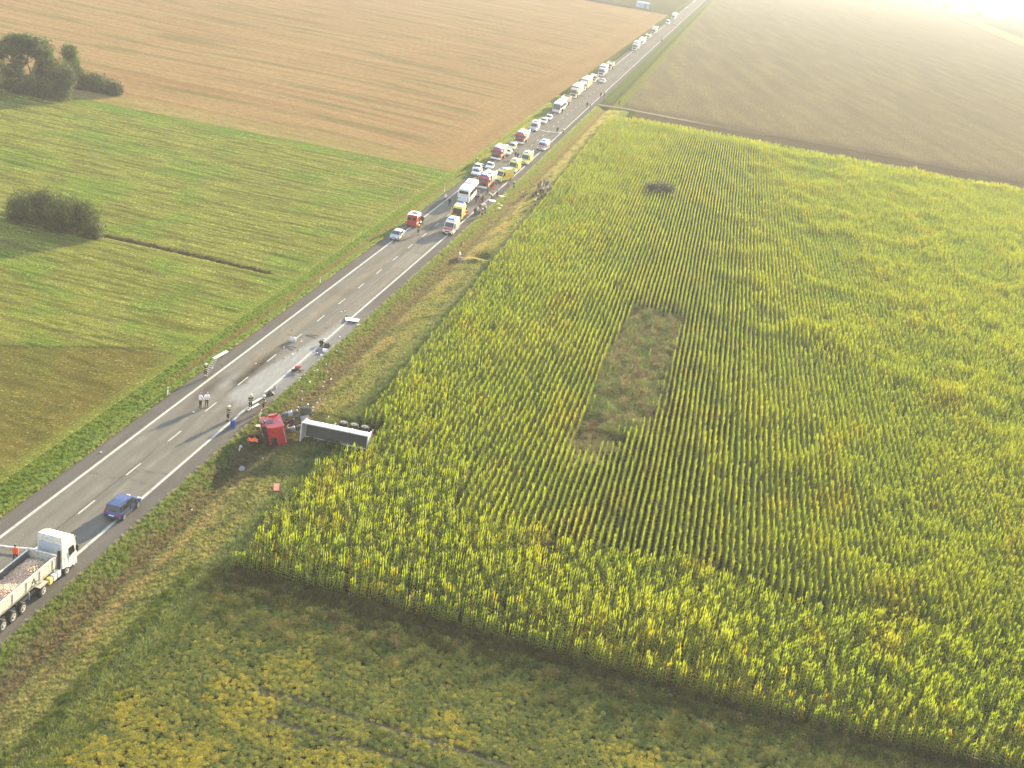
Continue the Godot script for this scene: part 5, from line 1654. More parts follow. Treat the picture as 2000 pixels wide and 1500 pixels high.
func build_vehicles() -> void:
	var white := paint("white paint", 0.74, 0.74, 0.73)
	var cream := paint("cream paint", 0.66, 0.58, 0.44)
	var red := paint("lorry red", 0.50, 0.022, 0.022)
	var fire := paint("fire red", 0.40, 0.018, 0.014)
	var yellow := paint("ambulance yellow", 0.74, 0.64, 0.10)
	var orange := mat("orange band", 0.70, 0.20, 0.03, 0.5)
	var redband := mat("red band", 0.52, 0.02, 0.02, 0.5)
	var blueband := mat("blue band", 0.04, 0.08, 0.42, 0.5)
	var silver := paint("silver paint", 0.36, 0.38, 0.40)

	# the gravel lorry at the lower left
	var t := thing("gravel_lorry", "white tipper lorry loaded with gravel, at the lower left edge of the photo", "lorry")
	tractor(t, paint("dusty white", 0.70, 0.70, 0.67), false)
	tipping_trailer(t, paint("dirty cream", 0.60, 0.575, 0.50), false)
	t.position = Vector3(3.45, 0, -83.15)
	t.rotation.y = 0.0
	var r := RandomNumberGenerator.new()
	r.seed = 77
	var heap := MB.new()
	var hv := func(i: int, j: int) -> Vector3:
		var u := i / 30.0
		var w := j / 74.0
		var x := lerpf(-1.14, 1.14, u)
		var k := sin(PI * clampf(u, 0.0, 1.0))
		var y := 2.22 + 0.62 * k * (0.55 + 0.45 * cos((w - 0.22) * TAU * 2.0)) + 0.09 * nf.get_noise_2d(i * 60.0, j * 60.0) + 0.05 * nf.get_noise_2d(i * 340.0 + 9.0, j * 340.0)
		return Vector3(x, y, lerpf(3.66, 11.6, w))
	for j in 74:
		for i in 30:
			var g := r.randf()
			heap.tint = mixc(Color(0.48, 0.29, 0.18), Color(0.72, 0.52, 0.34), g) if g < 0.85 else Color(0.30, 0.21, 0.15)
			heap.quad(hv.call(i, j), hv.call(i + 1, j), hv.call(i + 1, j + 1), hv.call(i, j + 1))
	var gm := mat("gravel", 1, 1, 1, 0.95)
	gm.vertex_color_use_as_albedo = true
	var ho := part("gravel_heap", heap.done(), gm, self)
	tag(ho, "pinkish brown gravel heaped in the white tipper trailer", "gravel")
	ho.set_meta("kind", "stuff")
	ho.transform = t.transform
	var stones: Array[Transform3D] = []
	var scol := PackedColorArray()
	for i in 1500:
		var p: Vector3 = hv.call(r.randi() % 30, r.randi() % 74)
		stones.append(t.transform * Transform3D(Basis.from_euler(Vector3(r.randf() * 6, r.randf() * 6, 0)).scaled(Vector3.ONE * r.randf_range(0.03, 0.09)), p + Vector3(r.randf() * 0.07, 0.01, r.randf() * 0.1)))
		scol.append(mixc(Color(0.36, 0.23, 0.15), Color(0.72, 0.54, 0.38), r.randf()))
	stuff("gravel_stones", MB.new().ball(Vector3.ZERO, Vector3(1, 0.7, 0.85), 6, 4).done(), gm, stones, scol, "loose pinkish stones lying on top of the gravel heap", "gravel")

	# the overturned lorry
	t = thing("wrecked_tractor", "red lorry cab lying on its side in the roadside ditch", "lorry")
	tractor(t, red, true)
	var bk := Vector3(0.85 * 0.97, 0.24, -0.53 * 0.97).normalized()
	var up := Vector3(0.53, 0, 0.85).normalized()
	up = (up - bk * up.dot(bk)).normalized()
	t.transform = Transform3D(Basis(up.cross(bk), up, bk), Vector3(7.1, 0.36, -117.5))
	var hoses := RandomNumberGenerator.new()
	hoses.seed = 8
	for k in 7:   # torn air and brake lines behind the cab
		var m := MB.new()
		var a := Vector3(hoses.randf_range(-0.9, 0.9), hoses.randf_range(1.0, 2.2), 2.35)
		for i in 5:
			var n := a + Vector3(hoses.randfn() * 0.16, -0.12 + hoses.randfn() * 0.14, 0.24)
			m.tube(a, n, 0.03, 0.03, 5)
			a = n
		part("torn_hose", m.done(), black() if k % 3 else redlamp(), t)
	part("bent_bumper", MB.new().box(Vector3(-0.4, 0.5, -0.35), Vector3(1.5, 0.3, 0.1), Basis.from_euler(Vector3(0.3, 0.5, 0.25))).done(), mat("grimy tank", 0.07, 0.07, 0.07, 0.6), t)
	part("crushed_wing", MB.new().hull([Vector3(0.9, 0.5, 1.3), Vector3(1.0, 1.1, 1.42), Vector3(1.5, 1.3, 1.36), Vector3(1.95, 1.0, 1.44), Vector3(1.9, 0.6, 1.3)]).done(), red, t)
	t = thing("wrecked_trailer", "white tipping trailer lying on its side against the maize, empty grey tub facing out", "trailer")
	tipping_trailer(t, paint("trailer white", 0.72, 0.72, 0.70), true)
	bk = Vector3(1, 0.0, -0.05).normalized()
	up = Vector3(0.05, 0, 1).normalized()
	t.transform = Transform3D(Basis(up.cross(bk), up, bk), Vector3(8.55, 0.86, -119.67))

	# cars
	place(car("blue_car", "dark blue people carrier stopped on the right edge line, seen from behind", paint("deep blue", 0.012, 0.042, 0.19), "mpv", 4.3, 1.75, 1.66), 3.35, 93.5, 0.0)
	place(car("silver_car", "silver grey car parked on the left edge line, facing the camera", silver, "estate", 4.3, 1.7, 1.5), -3.55, 204.0, PI + 0.02)
	var cg := "white cars parked along the left edge of the road"
	place(car("white_car", "white police car half behind the fire engine's cab, nearest of the white cars", white, "estate", 4.5, 1.8, 1.5, cg, true), -4.3, 268.6, PI, 0.0)
	place(car("white_car", "white car on the left edge with a firefighter standing behind it", white, "estate", 4.5, 1.8, 1.52, cg, false), -5.3, 273.5, PI + 0.05)
	place(car("white_car", "white saloon standing alone in the left lane behind the coach and fire engine", white, "sedan", 4.6, 1.8, 1.45, cg), -3.4, 278.4, PI + 0.08)
	place(car("white_car", "small white car tucked behind the nearer fire engine of the left queue", white, "hatch", 4.0, 1.7, 1.5, cg), -3.5, 298.7, PI)
	place(car("yellow_car", "pale yellow and white rescue car between the two queued fire engines", paint("pale yellow", 0.72, 0.66, 0.32), "estate", 4.6, 1.85, 1.62, "", true), -4.1, 307.1, PI)
	place(car("white_car", "white car nearer of the pair in front of the second coach", white, "estate", 4.5, 1.8, 1.52, cg), -4.9, 355.9, PI)
	place(car("white_car", "white car farther of the pair, next to the second coach", white, "hatch", 4.3, 1.78, 1.55, cg), -4.75, 363.4, PI)
	place(car("white_car", "white car pulled out beside the beige semitrailer in the lorry queue", white, "hatch", 4.2, 1.76, 1.5, cg), -3.4, 473.0, PI - 0.1)
	place(car("pale_blue_car", "pale blue white car alone in the right lane beside the hazy lorries", paint("pale blue", 0.42, 0.50, 0.72), "sedan", 4.6, 1.8, 1.5), -5.3, 838.0, PI)
	var far_g := "cars at the far end of the queue"
	for q in [[1026.0, "nearest white car of the far end of the queue"], [1046.0, "white car second from near in the far end of the queue"], [1088.0, "white van like car in the middle of the far end of the queue"], [1136.0, "white car second from last at the top edge of the photo"], [1160.0, "last pale car of the queue at the top edge of the photo"]]:
		place(car("white_car", q[1], white, "estate", 4.6, 1.9, 1.7, far_g), off(q[0]) - 3.0, q[0], PI)

	# vans and ambulances
	var ab := [["waist_band", 0.95, 0.26, orange], ["roof_band", 2.2, 0.14, redband]]
	place(van("fire_van", "red fire service van with white roof, parked on the left edge line, seen from behind", "van", fire, fire, [["roof_band", 2.28, 0.5, white], ["waist_band", 0.85, 0.22, orange]], 5.4, 1.95, 2.4, false), -3.55, 215.6, 0.03)
	part("roof_panel", bx(Vector3(0, 2.42, 0.9), Vector3(1.5, 0.05, 3.2)), white, get_node("fire_van"))
	part("solar_panel", bx(Vector3(0, 2.49, 0.6), Vector3(1.0, 0.08, 0.55)), mat("dark panel", 0.04, 0.04, 0.06, 0.3), get_node("fire_van"))
	part("roof_bar", bx(Vector3(0, 2.49, 1.4), Vector3(1.2, 0.08, 0.1)), redband, get_node("fire_van"))
	place(van("ambulance", "red bonneted ambulance with white roof, nearest ambulance on the right edge line", "ambulance", paint("cream white", 0.72, 0.66, 0.54), fire, [["waist_band", 0.95, 0.3, orange], ["low_band", 0.62, 0.14, blueband]], 5.7, 2.0, 2.55), 3.5, 215.5, PI)
	var ya := van("ambulance", "yellow ambulance with its rear doors open, between red ambulance and white coach", "ambulance", yellow, yellow, [["waist_band", 0.9, 0.24, orange]], 5.9, 2.0, 2.75, true, "", true)
	place(ya, 2.0, 228.0, 0.05)
	ya = van("ambulance", "yellow ambulance parked askew showing its long side, beside the fire engine", "ambulance", yellow, yellow, [["waist_band", 1.3, 0.9, mat("deep yellow", 0.70, 0.44, 0.03, 0.5)]], 6.0, 2.05, 2.7)
	for s in [-1, 1]: emblem(ya, Vector3(s * 1.03, 1.4, 0.7), mat("amber mark", 0.55, 0.30, 0.02, 0.5), 0.7)
	place(ya, 2.0, 268.2, PI - 0.36)
	place(van("ambulance", "yellow ambulance facing the camera with blue roof lights, middle of the right lane", "ambulance", yellow, yellow, ab, 5.9, 2.05, 2.75), 1.95, 280.6, PI - 0.04)
	place(van("ambulance", "yellow green ambulance behind the middle one, nearest the lone red one", "ambulance", paint("lime yellow", 0.66, 0.68, 0.17), yellow, ab, 5.9, 2.05, 2.75), 2.55, 292.5, PI - 0.05)
	place(van("ambulance", "red fronted white ambulance standing alone, farthest in the right lane", "ambulance", white, fire, [["waist_band", 1.0, 0.3, redband]], 5.6, 2.0, 2.5), 2.75, 314.3, PI - 0.12)
	place(van("rescue_van", "white van with red roof stripe behind the farther queued fire engine", "van", white, silver, [["waist_band", 1.0, 0.3, redband], ["roof_band", 2.3, 0.16, redband]], 5.9, 2.0, 2.6), -4.75, 341.0, PI)
	place(van("white_van", "tall white van leading the hazy far lorries at the top of the road", "van", white, white, [], 6.2, 2.1, 3.0, false), -10.2, 832.0, PI)

	# coaches and fire engines
	var coach_white := paint("coach white", 0.70, 0.72, 0.76)
	place(bus("coach", "white coach standing in the middle of the road, rear window towards the camera", coach_white), -0.45, 244.6, 0.06)
	place(bus("coach", "white coach heading the lorry queue, dark windscreen towards the camera", white, 12.0), -5.25, 384.6, PI + 0.01)
	place(fire_engine("fire_engine", "red fire engine with roof ladder, nose against the front of the near coach"), 0.35, 258.8, PI - 0.02)
	place(fire_engine("fire_engine", "red and cream fire engine nearer in the left hand queue", 7.0), -4.35, 292.0, PI)
	place(fire_engine("fire_engine", "white bumpered fire engine farther in the left hand queue", 7.4), -3.95, 318.6, PI)

	# lorries waiting in the queue
	var tan := paint("tan sheet", 0.62, 0.44, 0.28)
	place(open_lorry("tipper_lorry", "white cabbed open lorry with dark empty body and tan side, behind the second coach", white, tan, 9.0), -5.6, 398.5, PI)
	place(box_lorry("box_lorry", "cream box lorry between the open lorry and the beige semitrailer", cream, paint("cream sheet", 0.72, 0.65, 0.47), 15.0, 4.0, true), -6.05, 424.0, PI)
	place(box_lorry("semitrailer_lorry", "white cabbed lorry with a beige semitrailer", white, paint("beige sheet", 0.70, 0.46, 0.27), 16.5, 4.0, true), -6.4, 447.6, PI)
	var fl := open_lorry("flatbed_lorry", "white flatbed lorry carrying brown machinery in the queue", white, tan, 10.0, "machinery")
	place(fl, -6.75, 473.0, PI)
	place(box_lorry("box_lorry", "tall bright white box lorry behind the flatbed with machinery", white, white, 11.0, 4.1), -6.75, 496.0, PI)
	place(open_lorry("tipper_lorry", "cream sided open tipper last of the near lorry group", cream, cream, 11.0), -7.3, 522.0, PI)
	place(box_lorry("semitrailer_lorry", "white cab and grey box trailer first of the middle lorry group", white, paint("grey sheet", 0.36, 0.36, 0.38), 16.5, 4.0, true), -7.9, 625.8, PI)
	place(box_lorry("box_lorry", "white long lorry second of the middle lorry group", white, white, 16.0, 3.6, true), -8.3, 655.0, PI)
	place(open_lorry("tipper_lorry", "yellowish open lorry third of the middle lorry group", cream, paint("straw sheet", 0.70, 0.62, 0.34), 11.0), -9.1, 694.0, PI)
	place(box_lorry("box_lorry", "pale yellow box lorry last of the middle lorry group", cream, paint("pale yellow", 0.72, 0.66, 0.32), 14.0, 4.0, true), -9.9, 738.0, PI)
	place(box_lorry("semitrailer_lorry", "faint white lorry with trailer farthest up the road", white, white, 16.5, 4.0, true), -10.9, 890.0, PI)
	# machinery on the flatbed
	for q in [[-1.6, "brown machine drum in the flatbed's front half", Vector3(1.1, 1.5, 1.4)], [0.4, "brown machine frame in the flatbed's middle", Vector3(0.8, 1.9, 1.2)], [2.6, "brown crated machine at the flatbed's rear", Vector3(1.2, 1.3, 1.6)]]:
		var b := MB.new()
		b.tube(Vector3(-q[2].x, 0.55, 0), Vector3(q[2].x, 0.55, 0), 0.5, 0.42, 10)
		b.box(Vector3(0, 0.35, 0), Vector3(q[2].x * 1.6, 0.7, q[2].z))
		for s in [-1, 1]: b.tube(Vector3(s * 0.5, 0.4, 0.3), Vector3(s * 0.35, q[2].y, -0.2), 0.1, 0.07, 6)
		var mo := part("machine", b.done(), mat("rusty brown", 0.30, 0.14, 0.07, 0.8), self)
		tag(mo, q[1], "machine", "machinery on the flatbed lorry")
		mo.position = Vector3(-6.75, 1.235, -473.0 + q[0])
	# a shed beside the far lane, pale roofs at the upper right
	var shed := thing("blue_shed", "small blue grey shed beside the far lane at the top of the photo", "building")
	part("wall", bx(Vector3(0, 1.6, 0), Vector3(9, 3.2, 5)), mat("blue sheet wall", 0.26, 0.33, 0.46, 0.6), shed)
	part("roof", MB.new().hull([Vector3(-2.9, 3.2, 4.7), Vector3(0, 4.6, 4.7), Vector3(2.9, 3.2, 4.7)]).done(), mat("grey roof", 0.40, 0.44, 0.50, 0.6), shed)
	part("door", bx(Vector3(1.5, 1.3, 2.53), Vector3(2.4, 2.6, 0.08)), mat("grey panel", 0.17, 0.18, 0.19, 0.6), shed)
	place(shed, -41.0, 962.0, 0.3)
	for q in [[382.0, 2380.0, "long pale farm building in the haze at the upper right"], [432.0, 2300.0, "white farm building nearest the right edge of the haze"]]:
		var f := thing("farm_building", q[2], "building", "farm buildings in the haze")
		part("wall", bx(Vector3(0, 2.5, 0), Vector3(30, 5, 12)), white, f)
		part("roof", MB.new().hull([Vector3(-6.6, 5, 15.6), Vector3(0, 8, 15.6), Vector3(6.6, 5, 15.6)]).done(), mat("pale roof tiles", 0.6, 0.55, 0.48, 0.7), f)
		place(f, q[0], q[1], 0.2)

func build_small_things() -> void:
	var r := RandomNumberGenerator.new()
	r.seed = 4
	var white := mat("white plastic", 0.74, 0.74, 0.72, 0.5)
	var dark := mat("torn rubber", 0.03, 0.028, 0.027, 0.8)
	var grey := mat("bare metal", 0.40, 0.41, 0.42, 0.4, 0.4)
	var red := mat("red shell", 0.62, 0.07, 0.035, 0.5)
	# roadside posts
	for q in [[-5.65, 120.3, 0.0, "white marker post upright on the left shoulder near the two officers"], [5.75, 120.3, 0.25, "white marker post leaning beside the red cab and firefighter"], [-5.8, 171.0, 0.0, "white marker post on the left shoulder level with the end of the brown ditch"], [-5.9, 246.0, 0.0, "white marker post on the left shoulder level with the near coach"]]:
		var o := thing("marker_post", q[3], "post", "marker posts beside the road")
		part("shaft", MB.new().cbox(Vector3(0, 0.5, 0), Vector3(0.14, 1.0, 0.1), 0.02).done(), white, o)
		part("black_band", bx(Vector3(0, 0.82, 0), Vector3(0.146, 0.16, 0.106)), dark, o)
		part("reflector", bx(Vector3(0, 0.82, 0.056), Vector3(0.05, 0.12, 0.012)), mat("reflector", 0.7, 0.25, 0.05, 0.2), o)
		place(o, q[0], q[1])
		o.rotation.z = -q[2]
	var bent := thing("bent_post", "knocked over white post with black top lying on the grass beyond the ambulance", "post")
	part("shaft", MB.new().tube(Vector3(0, 0.1, 0), Vector3(0.5, 0.55, 0.9), 0.12, 0.09, 6).done(), white, bent)
	part("black_top", MB.new().tube(Vector3(-0.2, 0.3, -0.5), Vector3(0, 0.1, 0), 0.2, 0.14, 6).done(), dark, bent)
	place(bent, 7.1, 210.8)
	# the blue drum and the orange cover
	var drum := thing("blue_drum", "blue plastic drum standing at the road edge beside a firefighter", "drum")
	part("barrel", MB.new().tube(Vector3.ZERO, Vector3(0, 0.86, 0), 0.29, 0.29, 14).done(), mat("blue plastic", 0.02, 0.05, 0.24, 0.45), drum)
	for y in [0.03, 0.3, 0.58, 0.84]: part("hoop", MB.new().tube(Vector3(0, y - 0.02, 0), Vector3(0, y + 0.02, 0), 0.305, 0.305, 14).done(), mat("blue plastic", 0.02, 0.05, 0.24, 0.45), drum)
	part("lid", MB.new().tube(Vector3(0, 0.86, 0), Vector3(0, 0.885, 0), 0.26, 0.26, 14).done(), mat("dark blue plastic", 0.012, 0.025, 0.12, 0.5), drum)
	place(drum, 4.4, 116.0)
	var cover := MB.new()
	for i in 7:
		for k in 5:
			var P := func(a: int, b: int) -> Vector3: return Vector3((a - 3.5) * 0.17, 0.14 + 0.09 * sin(a * 1.7 + b) + 0.07 * cos(b * 2.1), (b - 2.5) * 0.14 + 0.06 * sin(a * 1.1))
			cover.quad(P.call(i, k), P.call(i + 1, k), P.call(i + 1, k + 1), P.call(i, k + 1))
	scrap("orange_cover", "crumpled orange fairing lying in front of the red cab", cover.done(), mat("orange cloth", 0.85, 0.13, 0.03, 0.6), 7.3, 114.9, 0.3, "", 0.0, 0.15)
	# larger pieces
	var sheet_m := MB.new().hull([Vector3(-0.85, 0, 1.0), Vector3(-0.85, 0.05, 1.05), Vector3(0.85, 0.22, 0.9), Vector3(0.85, 0.17, 0.9)]).done()
	scrap("white_scrap", "big white body panel lying across the right edge line", sheet_m, white, 4.1, 157.6, 0.25, "", 0.0, 0.05)
	scrap("white_lump", "rounded white tank lying on the lane dashes", MB.new().cbox(Vector3(0, 0.3, 0), Vector3(0.9, 0.6, 0.6), 0.16, Basis.from_euler(Vector3(0.25, 0.3, 0.15))).tube(Vector3(-0.2, 0.5, 0.1), Vector3(-0.3, 0.72, 0.15), 0.12, 0.1, 8).done(), mat("off white tank", 0.50, 0.49, 0.45, 0.7), 0.05, 144.9, 0.4)
	var strip := MB.new()
	for i in 6: strip.box(Vector3((i - 2.5) * 0.3, 0.05 + 0.02 * i, 0.035 * (i - 2.5) * (i - 2.5)), Vector3(0.33, 0.07, 0.16), Basis(Vector3.UP, -0.23 * (i - 2.5)))
	scrap("rubber_strip", "long curved dark strip lying beside the pale powder", strip.done(), mat("brown rubber", 0.06, 0.04, 0.03, 0.8), 1.5, 148.6, 0.25)
	scrap("rubber_strip", "shorter dark curved strip near the white tank", strip.done(), dark, 0.55, 142.8, 0.1)
	for q in [[3.95, 146.1, "black twisted engine part in the middle of the right edge line"], [4.6, 145.3, "dark broken axle piece beside the twisted engine part"], [4.4, 126.7, "black mangled metal at the road edge just beyond the firefighters"], [4.65, 135.2, "dark metal lump under the torn red shell"], [10.2, 124.6, "dark heap of torn chassis metal behind the overturned trailer"], [9.4, 126.2, "dark tangled frame in the ditch beyond the heap of chassis metal"]]:
		var b := MB.new()
		for i in 7: b.box(Vector3(r.randfn() * 0.28, r.randf_range(0.1, 0.45), r.randfn() * 0.28), Vector3(r.randf_range(0.15, 0.6), r.randf_range(0.08, 0.25), r.randf_range(0.15, 0.5)), Basis.from_euler(Vector3(r.randf(), r.randf() * 6, r.randf())))
		b.tube(Vector3(-0.5, 0.2, 0.1), Vector3(0.6, 0.45, -0.2), 0.07, 0.05, 6)
		scrap("metal_wreckage", q[2], b.done(), dark, q[0], q[1], r.randf() * 6, "mangled metal along the right edge of the road")
	scrap("red_shell", "torn red piece of bodywork at the right edge of the road", chip(r, Vector3(0.9, 0.3, 0.6)), red, 4.25, 136.0, 0.3, "", 0.2, 0.2)
	scrap("grey_housing", "pale grey housing lying at the road edge beyond the firefighters", chip(r, Vector3(0.7, 0.4, 0.5)), grey, 4.2, 128.7, 0.7)
	scrap("white_housing", "white torn housing on the shoulder beside the twisted engine part", chip(r, Vector3(0.9, 0.35, 0.7)), white, 5.0, 143.8, 0.2)
	scrap("cream_plate", "flat cream plate on the grass left of the red cab", bx(Vector3(0, 0.03, 0), Vector3(0.75, 0.05, 0.5)), mat("cream plate", 0.62, 0.58, 0.45, 0.6), 6.5, 118.2, 0.5)
	scrap("white_bracket", "bent white bracket standing in the grass below the orange fairing", MB.new().box(Vector3(0, 0.35, 0), Vector3(0.16, 0.7, 0.06), Basis(Vector3.BACK, -0.25)).box(Vector3(0.12, 0.62, 0.1), Vector3(0.3, 0.3, 0.05), Basis.from_euler(Vector3(0.5, 0.4, 0.3))).done(), white, 7.1, 111.9, 0.2)
	var cap := MB.new().tube(Vector3(0, 0.05, 0), Vector3(0, 0.12, 0.03), 0.33, 0.30, 14).tube(Vector3(0, 0.12, 0.03), Vector3(0, 0.20, 0.04), 0.12, 0.1, 10).done()
	scrap("hub_cap", "round grey reflector lying in the ditch below the red cab", cap, mat("dull metal", 0.22, 0.22, 0.22, 0.6), 8.85, 108.6, 0.0, "", 0.5, 0.12)
	scrap("red_scrap", "faded red panel lying at the edge of the maize", bx(Vector3(0, 0.12, 0), Vector3(0.55, 0.08, 1.3)), mat("faded red", 0.55, 0.16, 0.12, 0.6), 14.2, 104.9, 0.35, "", 0.12, 0.15)
	scrap("white_board", "white board lying on the grass beside the carried ladder", bx(Vector3(0, 0.06, 0), Vector3(0.45, 0.06, 3.2)), white, -5.75, 134.9, -0.1, "", 0.0, 0.1)
	for q in [[4.2, 122.2, "white plank at the feet of the yellow helmeted firefighter"], [3.85, 124.2, "dusty white plank beyond the yellow helmeted firefighter"]]:
		scrap("white_plank", q[2], bx(Vector3(0, 0.05, 0), Vector3(0.22, 0.06, 2.3)), white, q[0], q[1], -0.16, "white planks on the right edge line")
	for q in [[4.5, 246.8, "white sheet on the verge beside the bending rescuer"], [5.3, 252.6, "yellowish board lying on the verge near the rescuers"], [4.6, 246.0, "pale blue sheet spread on the road edge by the rescuers"], [5.6, 254.8, "white bag at the road edge beyond the rescuers"], [5.8, 245.6, "small white slip on the grass right of the blue sheet"], [6.7, 243.2, "white plank farthest from the road on the verge grass"], [6.6, 245.6, "narrow white slat on the verge grass above the plank"]]:
		scrap("dropped_sheet", q[2], bx(Vector3(0, 0.05, 0), Vector3(r.randf_range(0.5, 1.2), 0.05, r.randf_range(0.4, 1.4))), mat("pale blue sheet", 0.50, 0.62, 0.70, 0.7) if q[2].begins_with("pale blue") else white, q[0], q[1], r.randf() * 3, "sheets and boards dropped by the rescuers")
	# the concrete end of the drain under the bank
	var head := thing("drain_wall", "pale concrete drain end sticking out of the bank beyond the ambulance", "drain")
	part("face", MB.new().box(Vector3(0, 0.5, 0), Vector3(0.25, 1.2, 1.9), Basis(Vector3.UP, 0.3)).done(), mat("concrete", 0.42, 0.34, 0.28, 0.9), head)
	part("wing", MB.new().box(Vector3(0.35, 0.3, 1.0), Vector3(0.8, 0.8, 0.2), Basis(Vector3.UP, 0.3)).done(), mat("concrete", 0.42, 0.34, 0.28, 0.9), head)
	place(head, 8.8, 202.4)
	# scattered shards: on the asphalt, on the grass, in the ditch
	var road_bits := [[-0.08, 142.1], [1.9, 142.0], [1.87, 140.4], [1.46, 138.8], [-1.58, 148.7], [1.58, 160.2], [1.9, 160.8], [2.8, 158.9], [2.82, 156.3], [4.37, 142.8], [4.1, 143.4], [3.82, 143.0], [4.9, 157.8], [3.34, 163.8], [3.35, 148.3], [-0.89, 134.8], [-0.45, 135.1], [1.1, 145.5], [-0.98, 117.4], [-4.21, 132.0], [-4.76, 130.4], [-4.54, 103.5], [2.1, 152.5], [3.1, 154.0], [4.9, 150.2], [0.9, 136.6], [-2.2, 140.0]]
	var n := 0
	var zone := func(x: float, s: float) -> String:
		if s < 110: return "the left shoulder far below the two officers"
		if s < 121: return "the left lane in front of the two officers"
		if x < -3: return "the left shoulder near the carried ladder"
		if x < -0.2: return "the left lane near the pale patch" if s < 143 else "the left lane beyond the white tank"
		if x < 2.3: return ("the powder strip by the lane dashes" if s < 146 else "the right lane before the white panel") if s < 156 else "the right lane beyond the white body panel"
		return ("the right shoulder beside the twisted engine part" if s < 147 else "the right edge just before the white body panel") if s < 156 else "the right edge around the white body panel"
	for q in road_bits:
		var pale: bool = n % 3 != 1
		scrap("shard", ("%s shard of debris lying on %s" % ["pale" if pale else "dark", zone.call(q[0], q[1])]), chip(r, Vector3(r.randf_range(0.2, 0.4), r.randf_range(0.04, 0.1), r.randf_range(0.14, 0.3))), white if pale else dark, q[0], q[1], r.randf() * 6, "pale shards on the asphalt" if pale else "dark shards on the asphalt")
		n += 1
	var grass_bits := [[6.44, 137.3], [6.24, 136.7], [8.44, 137.1], [6.68, 140.0], [5.2, 142.0], [5.84, 132.6], [7.07, 130.5], [8.1, 126.7], [9.36, 125.1], [9.44, 126.0], [10.24, 125.7], [9.74, 128.6], [9.61, 129.9], [8.03, 135.8], [5.74, 134.6], [5.7, 133.3], [8.44, 134.3], [10.1, 111.2], [12.8, 124.2], [8.2, 98.1], [5.5, 155.9], [5.8, 141.0], [6.9, 133.6], [7.4, 138.6], [9.9, 126.8], [8.8, 128.0], [6.3, 145.0], [7.7, 129.0]]
	for q in grass_bits:
		scrap("shard", "white shard of debris lying %s" % (("in the ditch behind the overturned trailer" if q[0] > 8.7 else "on the grass beyond the overturned cab") if q[1] < 131.5 and q[1] > 120 else ("high on the verge beside the red shell" if q[0] < 7.2 else "near the ditch level with the torn red shell") if q[1] > 131.5 and q[1] < 147 else "alone in the grass above the white body panel" if q[1] > 147 else "in the grass on the near side of the red cab"), chip(r, Vector3(r.randf_range(0.2, 0.42), r.randf_range(0.05, 0.12), r.randf_range(0.15, 0.3))), white, q[0], q[1], r.randf() * 6, "white shards on the verge grass", r.randf_range(-0.3, 0.3), 0.16)
	# cordon tapes across the road
	for q in [[-5.2, 82.3, 2.1, 84.2, "white cordon tape across the road left of the gravel lorry"], [-3.6, 340.4, 2.6, 343.2, "white cordon tape across the road beside the far red ambulance"]]:
		var a := Vector3(q[0], 0.5, -q[1])
		var b := Vector3(q[2], 0.5, -q[3])
		var m := MB.new()
		for i in 12:
			var u := a.lerp(b, i / 12.0) + Vector3(0, -0.25 * sin(PI * i / 12.0), 0)
			var w := a.lerp(b, (i + 1) / 12.0) + Vector3(0, -0.25 * sin(PI * (i + 1) / 12.0), 0)
			m.box((u + w) / 2, Vector3((w - u).length(), 0.10, 0.09), Basis(Vector3.UP, atan2(-(w - u).z, (w - u).x)))
		tag(part("cordon_tape", m.done(), white, self), q[4], "tape", "cordon tapes")
	# the ladder on the firefighter's shoulder
	var lad := thing("ladder", "white ladder carried upright against a firefighter on the left shoulder", "ladder")
	for s in [-1, 1]: part("rail", bx(Vector3(s * 0.22, 0, 0), Vector3(0.06, 2.9, 0.05)), mat("aluminium", 0.62, 0.62, 0.60, 0.35, 0.5), lad)
	for i in 9: part("rung", MB.new().tube(Vector3(-0.2, -1.25 + i * 0.31, 0), Vector3(0.2, -1.25 + i * 0.31, 0), 0.022, 0.022, 6).done(), mat("aluminium", 0.62, 0.62, 0.60, 0.35, 0.5), lad)
	lad.position = Vector3(-3.72, 1.45, -127.35)
	lad.rotation = Vector3(0.10, 0.25, -0.42)

